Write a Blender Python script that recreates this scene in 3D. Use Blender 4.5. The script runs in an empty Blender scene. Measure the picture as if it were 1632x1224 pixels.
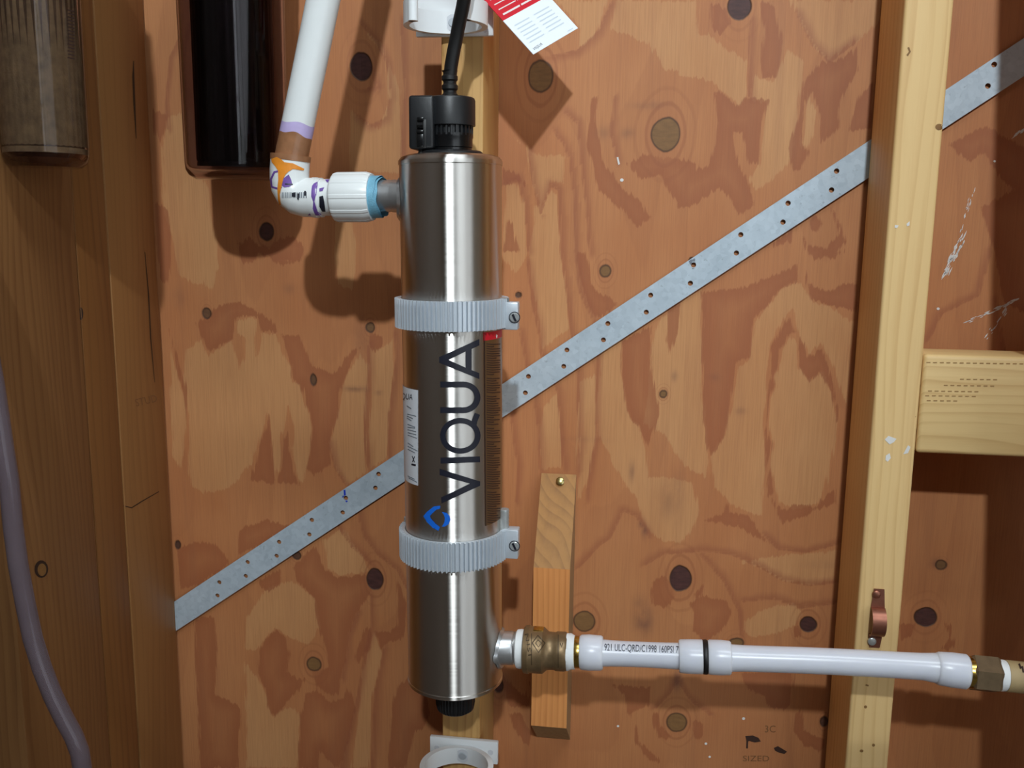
import bpy, bmesh, math, random
import numpy as np
from mathutils import Vector, Matrix
from mathutils.bvhtree import BVHTree
from mathutils.geometry import delaunay_2d_cdt

random.seed(4)
rng = np.random.RandomState(7)
scene = bpy.context.scene
COL = scene.collection

# ------------------------------------------------------------------ camera
F = 1500.0                      # focal length in pixels of a 1632 x 1224 frame
CAM = np.array((0.0, -0.78, 1.05))
_p, _y, _r = (math.radians(a) for a in (9.86, 8.04, 0.64))
FW = np.array((-math.sin(_y) * math.cos(_p), math.cos(_y) * math.cos(_p), -math.sin(_p)))
_r0 = np.array((math.cos(_y), math.sin(_y), 0.0))
_u0 = np.cross(_r0, FW)
RT = _r0 * math.cos(_r) + _u0 * math.sin(_r)
UP = _u0 * math.cos(_r) - _r0 * math.sin(_r)
cd = bpy.data.cameras.new('camera')
cd.sensor_fit = 'HORIZONTAL'
cd.sensor_width = 36.0
cd.lens = 36.0 * F / 1632.0
cd.clip_start = 0.01
cam = bpy.data.objects.new('camera', cd)
COL.objects.link(cam)
cam.matrix_world = Matrix((
    (RT[0], UP[0], -FW[0], CAM[0]),
    (RT[1], UP[1], -FW[1], CAM[1]),
    (RT[2], UP[2], -FW[2], CAM[2]),
    (0, 0, 0, 1)))
scene.camera = cam

# ------------------------------------------------------------------ world, lamps, exposure
w = bpy.data.worlds.new('world')
scene.world = w
w.use_nodes = True
w.node_tree.nodes['Background'].inputs[0].default_value = (0.75, 0.85, 1.0, 1)
w.node_tree.nodes['Background'].inputs[1].default_value = 0.25
vs = scene.view_settings
vs.view_transform = 'Standard'
vs.look = 'None'
vs.gamma = 1.0
vs.use_curve_mapping = False
vs.exposure = -0.42

LAMP = (0.27, -2.75, 2.70)
LAMP_POWER = 335.0
LAMP_COLOR = (0.87, 0.955, 1.0)
AIM = (0.0, 0.0, 1.24)          # where the reflector bulb points


ld = bpy.data.lights.new('reflector_bulb_light', 'SPOT')
ld.energy = LAMP_POWER
ld.shadow_soft_size = 0.045
ld.color = LAMP_COLOR
ld.spot_size = math.radians(29)
ld.spot_blend = 1.0
lo_ = bpy.data.objects.new('reflector_bulb_light', ld)
lo_.location = LAMP
lo_.rotation_euler = (Vector(AIM) - Vector(LAMP)).to_track_quat('-Z', 'Y').to_euler()
COL.objects.link(lo_)

# added area light under the ceiling, out of view, to fill the shadows
FILL_POS = (0.55, -1.15, 2.93)
ad = bpy.data.lights.new('fill_area_light', 'AREA')
ad.shape = 'RECTANGLE'
ad.size, ad.size_y = 1.2, 0.12
ad.energy = 30.0
ad.color = (0.86, 0.95, 1.0)
ao_ = bpy.data.objects.new('fill_area_light', ad)
ao_.location = FILL_POS
COL.objects.link(ao_)


# ------------------------------------------------------------------ pixel <-> world helpers
def ray(px, py):
    return FW + RT * (px - 816.0) / F - UP * (py - 612.0) / F


def P(px, py, h):
    """world point seen at a pixel, h metres in front of the plywood"""
    d = ray(px, py)
    return CAM + d * ((-h - CAM[1]) / d[1])


def PX(px, py, x):
    d = ray(px, py)
    return CAM + d * ((x - CAM[0]) / d[0])


def S(px, py, h):
    return float(np.linalg.norm(P(px + .5, py, h) - P(px - .5, py, h)))


# ------------------------------------------------------------------ materials
def srgb(c):
    out = []
    for v in c[:3]:
        v = v / 255.0
        out.append(v / 12.92 if v <= 0.04045 else ((v + 0.055) / 1.055) ** 2.4)
    return (out[0], out[1], out[2], 1.0)


MATS = {}


class NT:
    def __init__(self, name):
        m = bpy.data.materials.new(name)
        m.use_nodes = True
        self.m = m
        self.t = m.node_tree
        self.b = self.t.nodes['Principled BSDF']

    def n(self, kind, **kw):
        nd = self.t.nodes.new(kind)
        for k, v in kw.items():
            setattr(nd, k, v)
        return nd

    def l(self, a, b):
        self.t.links.new(a, b)

    def val(self, sock, v):
        if isinstance(v, bpy.types.NodeSocket):
            self.l(v, sock)
        else:
            sock.default_value = v

    def math(self, op, a, b=None, c=None, clamp=False):
        nd = self.n('ShaderNodeMath', operation=op, use_clamp=clamp)
        self.val(nd.inputs[0], a)
        if b is not None:
            self.val(nd.inputs[1], b)
        if c is not None:
            self.val(nd.inputs[2], c)
        return nd.outputs[0]

    def rng(self, v, a, b, c=0.0, d=1.0, smooth=True):
        nd = self.n('ShaderNodeMapRange')
        nd.interpolation_type = 'SMOOTHSTEP' if smooth else 'LINEAR'
        self.val(nd.inputs[0], v)
        for i, x in enumerate((a, b, c, d)):
            self.val(nd.inputs[i + 1], x)
        return nd.outputs[0]

    def mix(self, f, a, b, blend='MIX'):
        nd = self.n('ShaderNodeMix', data_type='RGBA', blend_type=blend)
        self.val(nd.inputs[0], f)
        self.val(nd.inputs[6], a)
        self.val(nd.inputs[7], b)
        return nd.outputs[2]

    def coords(self, scale, rot=(0, 0, 0), loc=(0, 0, 0), kind='Object'):
        tc = self.n('ShaderNodeTexCoord')
        mp = self.n('ShaderNodeMapping')
        mp.inputs['Location'].default_value = loc
        mp.inputs['Rotation'].default_value = rot
        mp.inputs['Scale'].default_value = scale
        self.l(tc.outputs[kind], mp.inputs[0])
        return mp.outputs[0]

    def noise(self, vec, scale=1.0, detail=3.0, rough=0.55, dist=0.0):
        nd = self.n('ShaderNodeTexNoise')
        self.l(vec, nd.inputs['Vector'])
        nd.inputs['Scale'].default_value = scale
        nd.inputs['Detail'].default_value = detail
        nd.inputs['Roughness'].default_value = rough
        nd.inputs['Distortion'].default_value = dist
        return nd.outputs[0]

    def attr(self, name):
        nd = self.n('ShaderNodeAttribute', attribute_name=name)
        return nd.outputs['Fac']

    def bump(self, h, strength=0.3, dist=0.001):
        nd = self.n('ShaderNodeBump')
        nd.inputs['Strength'].default_value = strength
        nd.inputs['Distance'].default_value = dist
        self.l(h, nd.inputs['Height'])
        self.l(nd.outputs[0], self.b.inputs['Normal'])

    def set(self, **kw):
        for k, v in kw.items():
            self.val(self.b.inputs[k.replace('_', ' ')], v)


def plain(name, c, rough=0.5, metal=0.0, vary=0.06, scale=60.0, bump=0.0, **kw):
    """a procedural material: one colour with a little mottling"""
    t = NT(name)
    v = t.noise(t.coords((1, 1, 1)), scale, 4)
    base = srgb(c)
    dark = tuple(x * (1 - vary * 2) for x in base[:3]) + (1,)
    lite = tuple(min(1, x * (1 + vary)) for x in base[:3]) + (1,)
    t.set(Base_Color=t.mix(v, dark, lite), Roughness=rough, Metallic=metal)
    for k, x in kw.items():
        t.set(**{k: x})
    if bump:
        t.bump(t.noise(t.coords((1, 1, 1)), scale * 6, 3), bump, 0.0006)
    MATS[name] = t.m
    return t.m


def lumber(name, c1, c2, axis=2, freq=55.0, wander=2.2, rough=0.55, seed=0.0, streak=0.5):
    """sawn softwood: growth rings running along one axis"""
    t = NT(name)
    s_long, s_cross = 1.0, 1.0
    sc = [freq, freq, freq]
    sc[axis] = freq * 0.045
    vec = t.coords(sc, loc=(seed, seed * 1.7, seed * .6))
    big = [9, 9, 9]
    big[axis] = 1.7
    wv = t.noise(t.coords(big, loc=(seed, seed, seed)), 1.0, 2)
    tc = t.coords((1, 1, 1))
    sep = t.n('ShaderNodeSeparateXYZ')
    t.l(tc, sep.inputs[0])
    cross = [0, 1, 2]
    cross.remove(axis)
    a = t.math('MULTIPLY', sep.outputs[cross[0]], 1.0)
    b = t.math('MULTIPLY', sep.outputs[cross[1]], 0.8)
    s = t.math('ADD', a, b)
    ph = t.math('ADD', t.math('MULTIPLY', s, freq * 3.6), t.math('MULTIPLY', wv, wander * 6))
    saw = t.math('FRACT', ph)
    ring = t.math('POWER', saw, 2.2)
    drop = t.rng(saw, 0.9, 1.0, 1.0, 0.0)
    ring = t.math('MULTIPLY', ring, drop)
    grain = t.noise(vec, 4.0, 4, 0.6)
    f = t.math('ADD', t.math('MULTIPLY', ring, streak), t.math('MULTIPLY', t.math('SUBTRACT', grain, 0.5), 0.9))
    f = t.math('ADD', f, t.math('MULTIPLY', t.math('SUBTRACT', wv, 0.5), 0.9), clamp=True)
    t.set(Base_Color=t.mix(f, srgb(c1), srgb(c2)), Roughness=rough)
    t.bump(grain, 0.25, 0.0008)
    MATS[name] = t.m
    return t.m


lumber('stud_yellow', (234, 198, 138), (200, 150, 88), 2, 40, 1.6, seed=1.3, streak=.5)
lumber('block_yellow', (230, 196, 136), (192, 146, 86), 0, 40, 1.6, seed=4.1, streak=.5)
lumber('stud_brown', (206, 162, 100), (160, 108, 54), 2, 45, 1.6, seed=2.7, streak=.5)
lumber('corner_a', (150, 104, 58), (114, 72, 36), 2, 30, 1.8, seed=7.7, streak=.35)
lumber('corner_b', (134, 88, 44), (94, 55, 26), 2, 40, 1.2, seed=5.2, streak=.5)
lumber('corner_c', (140, 98, 56), (102, 60, 30), 2, 48, 2.4, seed=9.4, streak=.5)
lumber('endgrain', (172, 122, 60), (128, 84, 36), 2, 38, 2.0, seed=3.4, streak=.6)
lumber('brace_orange', (222, 150, 86), (184, 108, 54), 2, 60, .8, seed=6.6, streak=.5)
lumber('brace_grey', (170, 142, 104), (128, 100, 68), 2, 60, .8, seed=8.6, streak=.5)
lumber('side_boards', (190, 182, 164), (160, 148, 128), 2, 12, 2.0, seed=2.1, streak=.4)
lumber('shed_wood', (92, 78, 66), (62, 50, 40), 2, 12, 2.0, seed=8.1, streak=.4)

plain('pvc', (232, 236, 236), .32, vary=.02)
plain('white_plastic', (236, 240, 242), .38, vary=.015)
plain('black_plastic', (22, 24, 27), .42, vary=.1, bump=.08)
plain('black_gloss', (12, 13, 15), .25, vary=.1)
plain('black_rubber', (14, 14, 15), .5, vary=.1)
plain('steel_bright', (196, 198, 200), .33, .85, vary=.08)
plain('clamp_alu', (200, 208, 216), .36, .3, vary=.05, scale=120)
plain('zinc_screw', (184, 188, 188), .3, .45, vary=.12, scale=300)
plain('screw_yellow', (190, 176, 120), .3, 1.0, vary=.12, scale=300)
plain('brass_dull', (140, 116, 84), .42, .6, vary=.2, scale=160, bump=.1)
plain('brass_bright', (196, 164, 84), .25, 1.0, vary=.1, scale=200)
plain('brass_dark', (126, 106, 80), .4, .45, vary=.2, scale=160)
plain('brass_shadow', (78, 60, 40), .5, .3, vary=.1)
plain('teflon', (240, 243, 244), .6, vary=.02, bump=.3)
plain('tan_pipe', (188, 164, 120), .55, vary=.12, scale=90)
plain('copper', (150, 98, 80), .42, .8, vary=.15, scale=220)
plain('blue_paste', (120, 180, 206), .55, vary=.15, scale=220, bump=.5)
plain('white_print', (236, 224, 222), .5, vary=.02)
plain('label_white', (216, 220, 226), .45, vary=.02)
plain('label_clear', (120, 92, 62), .3, .5, vary=.03)
plain('tag_white', (236, 244, 250), .5, vary=.01)
plain('tag_red', (206, 24, 44), .45, vary=.02)
plain('ink_dark', (22, 24, 38), .45, vary=.05)
plain('ink_grey', (120, 128, 138), .6, vary=.05)
plain('ink_faint', (206, 219, 230), .6, vary=.02)
plain('ink_brown', (58, 34, 24), .7, vary=.05)
plain('ink_wood', (132, 90, 54), .7, vary=.1)
plain('ink_pale', (168, 130, 80), .7, vary=.1)
plain('ink_blue', (26, 60, 190), .5, vary=.05)
plain('logo_blue', (22, 104, 214), .4, vary=.02)
plain('primer_purple', (120, 84, 170), .5, vary=.25, scale=160)
plain('primer_lilac', (196, 180, 226), .45, vary=.12, scale=120)
plain('glue_brown', (160, 112, 78), .3, vary=.25, scale=120)
plain('glue_orange', (240, 148, 44), .4, vary=.15, scale=160)
plain('paint_white', (226, 224, 220), .55, vary=.05)
plain('knot_dark', (48, 30, 20), .6, vary=.2, scale=300)
plain('knot_tan', (140, 100, 52), .6, vary=.2, scale=300)
plain('ceiling_paint', (110, 100, 88), .8, vary=.05)
plain('floor_concrete', (128, 122, 114), .8, vary=.15, scale=8)
plain('filter_black', (8, 9, 10), .38, vary=.2)
plain('filter_olive', (156, 134, 92), .7, vary=.35, scale=140, bump=.4)


def steel():
    t = NT('polished_steel')
    vec = t.coords((20, 20, 1400))
    nz = t.noise(vec, 1.0, 3)
    gl = t.n('ShaderNodeBsdfAnisotropic', distribution='BECKMANN')
    gl.inputs['Color'].default_value = (.66, .635, .60, 1)
    t.l(t.rng(nz, .3, .7, .38, .42, False), gl.inputs['Roughness'])
    gl.inputs['Anisotropy'].default_value = .67
    gl.inputs['Rotation'].default_value = 0.0
    tg = t.n('ShaderNodeTangent', direction_type='RADIAL', axis='Z')
    t.l(tg.outputs[0], gl.inputs['Tangent'])
    t.l(gl.outputs[0], t.t.nodes['Material Output'].inputs[0])
    MATS['polished_steel'] = t.m
    t = NT('galvanized')
    v = t.n('ShaderNodeTexVoronoi')
    t.l(t.coords((1, 1, 1)), v.inputs['Vector'])
    v.inputs['Scale'].default_value = 260
    nz = t.noise(t.coords((1, 1, 1)), 38, 4)
    f = t.math('ADD', t.math('MULTIPLY', v.outputs['Color'], .35), t.math('MULTIPLY', nz, .65))
    sp = t.rng(t.noise(t.coords((60, 60, 60), rot=(0, .6, 0)), 4, 5, .7), .60, .68)
    c = t.mix(f, srgb((158, 174, 186)), srgb((206, 220, 230)))
    c = t.mix(t.math('MULTIPLY', sp, .35), c, srgb((110, 122, 132)))
    t.set(Base_Color=c, Metallic=.2, Roughness=.48)
    MATS['galvanized'] = t.m
    t = NT('pex')
    nz = t.noise(t.coords((1, 1, 1)), 30, 2)
    t.set(Base_Color=t.mix(nz, srgb((214, 218, 230)), srgb((228, 230, 238))), Roughness=.28)
    t.b.inputs['Subsurface Weight'].default_value = .5
    t.b.inputs['Subsurface Radius'].default_value = (.006, .006, .007)
    t.b.inputs['Subsurface Scale'].default_value = 1.0
    MATS['pex'] = t.m
    t = NT('clear_housing')
    nz = t.noise(t.coords((1, 1, 1)), 20, 2)
    t.set(Base_Color=t.mix(nz, (.44, .38, .43, 1), (.52, .45, .49, 1)), Roughness=.03, IOR=1.07)
    t.b.inputs['Transmission Weight'].default_value = 1.0
    t.b.inputs['Coat Weight'].default_value = .45
    t.b.inputs['Coat Roughness'].default_value = .04
    MATS['clear_housing'] = t.m
    t = NT('clear_hose')
    nz = t.noise(t.coords((1, 1, 1)), 40, 2)
    t.set(Base_Color=t.mix(nz, srgb((136, 124, 134)), srgb((154, 142, 152))), Roughness=.05, IOR=1.08)
    t.b.inputs['Transmission Weight'].default_value = .6
    t.b.inputs['Coat Weight'].default_value = .4
    MATS['clear_hose'] = t.m
    t = NT('bulb_glow')
    nz = t.noise(t.coords((1, 1, 1)), 5, 1)
    t.set(Base_Color=(1, 1, 1, 1), Emission_Color=(.93, .98, 1, 1), Emission_Strength=t.rng(nz, 0, 1, 5.5, 6.5, False))
    MATS['bulb_glow'] = t.m
    t = NT('pane_glow')  # emission for the added pane behind the viewer
    nz = t.noise(t.coords((1, 1, 1)), 2, 2)
    t.set(Base_Color=(.5, .5, .5, 1), Emission_Color=(.85, .93, 1, 1), Emission_Strength=t.rng(nz, 0, 1, 3.0, 3.8, False))
    MATS['pane_glow'] = t.m
    t = NT('pane_glow_dim')  # weaker emission for the added side pane
    nz = t.noise(t.coords((1, 1, 1)), 2, 2)
    t.set(Base_Color=(.5, .5, .5, 1), Emission_Color=(.88, .95, 1, 1), Emission_Strength=t.rng(nz, 0, 1, 1.7, 2.4, False))
    MATS['pane_glow_dim'] = t.m


steel()


def M(n):
    return MATS[n]


# ------------------------------------------------------------------ mesh helpers
WORLD = {}          # object name -> (verts in world space, faces)


class MB:
    def __init__(self):
        self.v, self.f = [], []

    def add(self, vs, fs):
        k = len(self.v)
        self.v += [tuple(float(c) for c in p) for p in vs]
        self.f += [tuple(i + k for i in f) for f in fs]
        return self

    def hexa(self, c, bevel=0.0, seg=2):
        """8 corners: bottom ring of 4 then top ring of 4"""
        bm = bmesh.new()
        q = [bm.verts.new([float(x) for x in p]) for p in c]
        for f in ((3, 2, 1, 0), (4, 5, 6, 7), (0, 1, 5, 4), (1, 2, 6, 5), (2, 3, 7, 6), (3, 0, 4, 7)):
            bm.faces.new([q[i] for i in f])
        bmesh.ops.recalc_face_normals(bm, faces=bm.faces)
        if bevel:
            bmesh.ops.bevel(bm, geom=list(bm.edges), offset=bevel, segments=seg, affect='EDGES', profile=.5)
        bm.verts.index_update()
        self.add([v.co[:] for v in bm.verts], [[v.index for v in f.verts] for f in bm.faces])
        bm.free()
        return self

    def box(self, x0, x1, y0, y1, z0, z1, bevel=0.0, seg=2):
        return self.hexa([(x0, y0, z0), (x1, y0, z0), (x1, y1, z0), (x0, y1, z0),
                          (x0, y0, z1), (x1, y0, z1), (x1, y1, z1), (x0, y1, z1)], bevel, seg)

    def obox(self, c, ex, ey, ez, bevel=0.0, seg=2):
        c, ex, ey, ez = (np.array(a, float) for a in (c, ex, ey, ez))
        q = [c + a * ex + b * ey + d * ez for d in (-1, 1) for a, b in ((-1, -1), (1, -1), (1, 1), (-1, 1))]
        return self.hexa(q, bevel, seg)

    def lathe(self, p0, p1, prof, seg=48, rfun=None, closed=False):
        """prof: list of (distance along axis from p0, radius); closed joins last ring to first"""
        p0, p1 = np.array(p0, float), np.array(p1, float)
        a = (p1 - p0) / np.linalg.norm(p1 - p0)
        e1, e2 = frame(a)
        vs, fs = [], []
        for d, r in prof:
            for i in range(seg):
                th = 2 * math.pi * i / seg
                rr = r if rfun is None else rfun(th, d, r)
                vs.append(p0 + a * d + (e1 * math.cos(th) + e2 * math.sin(th)) * rr)
        n = len(prof)
        for j in range(n - 1 if not closed else n):
            k = (j + 1) % n
            for i in range(seg):
                i2 = (i + 1) % seg
                fs.append((j * seg + i, j * seg + i2, k * seg + i2, k * seg + i))
        if not closed:
            fs.append(tuple(reversed(range(seg))))
            fs.append(tuple((n - 1) * seg + i for i in range(seg)))
        return self.add(vs, fs)

    def tube(self, pts, r, seg=24, caps=True):
        pts = [np.array(p, float) for p in pts]
        n = len(pts)
        rr = r if hasattr(r, '__len__') else [r] * n
        tan = []
        for i in range(n):
            d = pts[min(i + 1, n - 1)] - pts[max(i - 1, 0)]
            tan.append(d / np.linalg.norm(d))
        e1, e2 = frame(tan[0])
        vs, fs = [], []
        for i in range(n):
            e1 = e1 - tan[i] * (e1 @ tan[i])
            e1 /= np.linalg.norm(e1)
            e2 = np.cross(tan[i], e1)
            for k in range(seg):
                th = 2 * math.pi * k / seg
                vs.append(pts[i] + (e1 * math.cos(th) + e2 * math.sin(th)) * rr[i])
        for i in range(n - 1):
            for k in range(seg):
                k2 = (k + 1) % seg
                fs.append((i * seg + k, i * seg + k2, (i + 1) * seg + k2, (i + 1) * seg + k))
        if caps:
            fs.append(tuple(reversed(range(seg))))
            fs.append(tuple((n - 1) * seg + k for k in range(seg)))
        return self.add(vs, fs)

    def build(self, name, mat, parent=None, smooth=True, angle=38, origin=None):
        va = np.array(self.v, float)
        if parent is not None:
            o0 = np.array(parent.matrix_world.translation)
        elif origin is not None:
            o0 = np.array(origin, float)
        else:
            lo, hi = va.min(0), va.max(0)
            o0 = np.array(((lo[0] + hi[0]) / 2, (lo[1] + hi[1]) / 2, lo[2]))
        me = bpy.data.meshes.new(name)
        me.from_pydata([tuple(p) for p in (va - o0)], [], self.f)
        me.validate()
        bm = bmesh.new()
        bm.from_mesh(me)
        bmesh.ops.recalc_face_normals(bm, faces=bm.faces)
        bm.to_mesh(me)
        bm.free()
        if smooth:
            me.shade_smooth()
            me.set_sharp_from_angle(angle=math.radians(angle))
        me.materials.append(M(mat) if isinstance(mat, str) else mat)
        o = bpy.data.objects.new(name, me)
        COL.objects.link(o)
        if parent is not None:
            o.parent = parent
            top = parent
            o.matrix_world = Matrix.Translation(Vector(o0))
            o.location = (0, 0, 0)
            o.matrix_parent_inverse = Matrix.Identity(4)
        else:
            o.location = o0
        o['_o'] = 1
        del o['_o']
        WORLD[o.name] = (va, list(self.f))
        bpy.context.view_layer.update()
        return o


def frame(a):
    ref = np.array((0, 0, 1.0)) if abs(a[2]) < .9 else np.array((0, -1.0, 0))
    e1 = ref - a * (ref @ a)
    e1 /= np.linalg.norm(e1)
    return e1, np.cross(a, e1)


def thing(name, loc, label, cat, group=None):
    o = bpy.data.objects.new(name, None)
    COL.objects.link(o)
    o.location = [float(c) for c in loc]
    o.empty_display_size = .02
    bpy.context.view_layer.update()
    return tag(o, label, cat, group)


def tag(o, label, cat, group=None):
    o['label'] = label
    o['category'] = cat
    if group:
        o['group'] = group
    return o


def struct(o, label=None):
    o['kind'] = 'structure'
    if label:
        o['label'] = label
    return o


# decals: flat print and stains laid onto a built surface
BVH = {}


def bvh(objs):
    key = tuple(o.name for o in objs)
    if key not in BVH:
        vs, fs = [], []
        for n in key:
            v, f = WORLD[n]
            k = len(vs)
            vs += [tuple(p) for p in v]
            fs += [tuple(i + k for i in q) for q in f]
        BVH[key] = BVHTree.FromPolygons(vs, fs)
    return BVH[key]


def inside(loops, x, y):
    c = False
    for lp in loops:
        n = len(lp)
        for i in range(n):
            x1, y1 = lp[i]
            x2, y2 = lp[(i + 1) % n]
            if (y1 > y) != (y2 > y) and x < (x2 - x1) * (y - y1) / (y2 - y1) + x1:
                c = not c
    return c


def resample(lp, step):
    out = []
    n = len(lp)
    for i in range(n):
        a, b = np.array(lp[i], float), np.array(lp[(i + 1) % n], float)
        k = max(1, int(np.linalg.norm(b - a) / step))
        for j in range(k):
            out.append(tuple(a + (b - a) * j / k))
    return out


def fill(loops, step):
    """triangles filling even-odd loops, with grid points inside"""
    loops = [resample(l, step) for l in loops]
    pts, edges = [], []
    for lp in loops:
        k = len(pts)
        pts += lp
        edges += [(k + i, k + (i + 1) % len(lp)) for i in range(len(lp))]
    xs = [p[0] for p in pts]
    ys = [p[1] for p in pts]
    gx = np.arange(min(xs) + step * .5, max(xs), step)
    gy = np.arange(min(ys) + step * .5, max(ys), step)
    if len(gx) * len(gy) < 6000:
        for x in gx:
            for y in gy:
                if inside(loops, x, y):
                    pts.append((x, y))
    r = delaunay_2d_cdt([Vector(p) for p in pts], edges, [], 0, 1e-5)
    v, f = r[0], r[2]
    keep = []
    for t in f:
        cx = sum(v[i][0] for i in t) / len(t)
        cy = sum(v[i][1] for i in t) / len(t)
        if inside(loops, cx, cy):
            keep.append(tuple(t))
    return [(p[0], p[1]) for p in v], keep


def cast(tree, px, py, off):
    d = ray(px, py)
    d = d / np.linalg.norm(d)
    loc, nor, idx, dist = tree.ray_cast(Vector(CAM), Vector(d))
    if loc is None:
        return None
    if nor.dot(Vector(d)) > 0:
        nor = -nor
    return np.array(loc + nor * off)


SINGLE = ('paint_spot', 'crack', 'knot', 'paint_smear', 'ink_smudge', 'primer_stain')


def decal(name, objs, groups, mat, parent, step=3.0, off=.0003):
    if name in SINGLE and len(groups) > 1:
        for g in groups:
            decal(name, objs, [g], mat, parent, step, off)
        return None
    return decal_(name, objs, groups, mat, parent, step, off)


def decal_(name, objs, groups, mat, parent, step=3.0, off=.0003):
    """groups: list of lists of loops in pixels; laid on objs and lifted by off"""
    tree = bvh(objs)
    mb = MB()
    for loops in groups:
        v, f = fill(loops, step)
        w3 = [cast(tree, x, y, off) for x, y in v]
        ok = [t for t in f if all(w3[i] is not None for i in t)]
        use = sorted({i for t in ok for i in t})
        mp = {i: k for k, i in enumerate(use)}
        mb.add([w3[i] for i in use], [tuple(mp[i] for i in t) for t in ok])
    if not mb.f:
        return None
    return mb.build(name, mat, parent, smooth=True, angle=60)


def stroke(pts, wd, cap=True):
    """a loop of width wd around a polyline in pixels"""
    pts = [np.array(p, float) for p in pts]
    L, R = [], []
    for i, p in enumerate(pts):
        d = pts[min(i + 1, len(pts) - 1)] - pts[max(i - 1, 0)]
        d = d / (np.linalg.norm(d) + 1e-9)
        nrm = np.array((-d[1], d[0]))
        k = wd if not hasattr(wd, '__len__') else wd[i]
        L.append(tuple(p + nrm * k / 2))
        R.append(tuple(p - nrm * k / 2))
    return L + R[::-1]


def arc(cx, cy, rx, ry, a0, a1, n=16):
    return [(cx + rx * math.cos(math.radians(a0 + (a1 - a0) * i / n)),
             cy + ry * math.sin(math.radians(a0 + (a1 - a0) * i / n))) for i in range(n + 1)]


def text_flat(s):
    c = bpy.data.curves.new('tmp', 'FONT')
    c.body = s
    c.resolution_u = 3
    o = bpy.data.objects.new('tmp', c)
    COL.objects.link(o)
    dg = bpy.context.evaluated_depsgraph_get()
    me = o.evaluated_get(dg).to_mesh()
    v = [(p.co.x, p.co.y) for p in me.vertices]
    f = [tuple(q.vertices) for q in me.polygons]
    o.evaluated_get(dg).to_mesh_clear()
    bpy.data.objects.remove(o)
    bpy.data.curves.remove(c)
    xs = [p[0] for p in v]
    ys = [p[1] for p in v]
    x0, x1, y0, y1 = min(xs), max(xs), min(ys), max(ys)
    return [((x - x0) / (x1 - x0), (y - y0) / (y1 - y0)) for x, y in v], f


def text_decal(name, objs, s, p0, p1, height, mat, parent, off=.0003):
    """text from pixel p0 to p1 along its baseline, letters rising to the left of that direction"""
    v, f = text_flat(s)
    p0, p1 = np.array(p0, float), np.array(p1, float)
    d = (p1 - p0)
    n = np.array((d[1], -d[0])) / np.linalg.norm(d)
    bm = bmesh.new()
    q = [bm.verts.new((x, y * height / float(np.linalg.norm(d)), 0)) for x, y in v]
    for t in f:
        try:
            bm.faces.new([q[i] for i in t])
        except ValueError:
            pass
    bmesh.ops.triangulate(bm, faces=list(bm.faces))
    lim = .28 * height / float(np.linalg.norm(d))
    for _ in range(3):
        es = [e for e in bm.edges if e.calc_length() > lim]
        if not es:
            break
        bmesh.ops.subdivide_edges(bm, edges=es, cuts=1)
        bmesh.ops.triangulate(bm, faces=[fc for fc in bm.faces if len(fc.verts) > 3])
    bm.verts.index_update()
    v = [(p.co.x, p.co.y * float(np.linalg.norm(d)) / height) for p in bm.verts]
    f = [tuple(p.index for p in fc.verts) for fc in bm.faces]
    bm.free()
    tree = bvh(objs)
    w3 = [cast(tree, *(p0 + d * a + n * height * b), off) for a, b in v]
    ok = [t for t in f if all(w3[i] is not None for i in t)]
    if not ok:
        return None
    use = sorted({i for t in ok for i in t})
    mp = {i: k for k, i in enumerate(use)}
    return MB().add([w3[i] for i in use], [tuple(mp[i] for i in t) for t in ok]).build(name, mat, parent, smooth=False)


# ------------------------------------------------------------------ plywood wall
Z0, Z1 = 0.0, 3.0
XL, XR, YB = -0.4245, 1.9, -3.4

# traced grain figures: pixel outlines in the photograph, laid onto the wall plane
def C(ox, oy, s, pts):
    return [(ox + x / s, oy + y / s) for x, y in pts]


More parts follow.
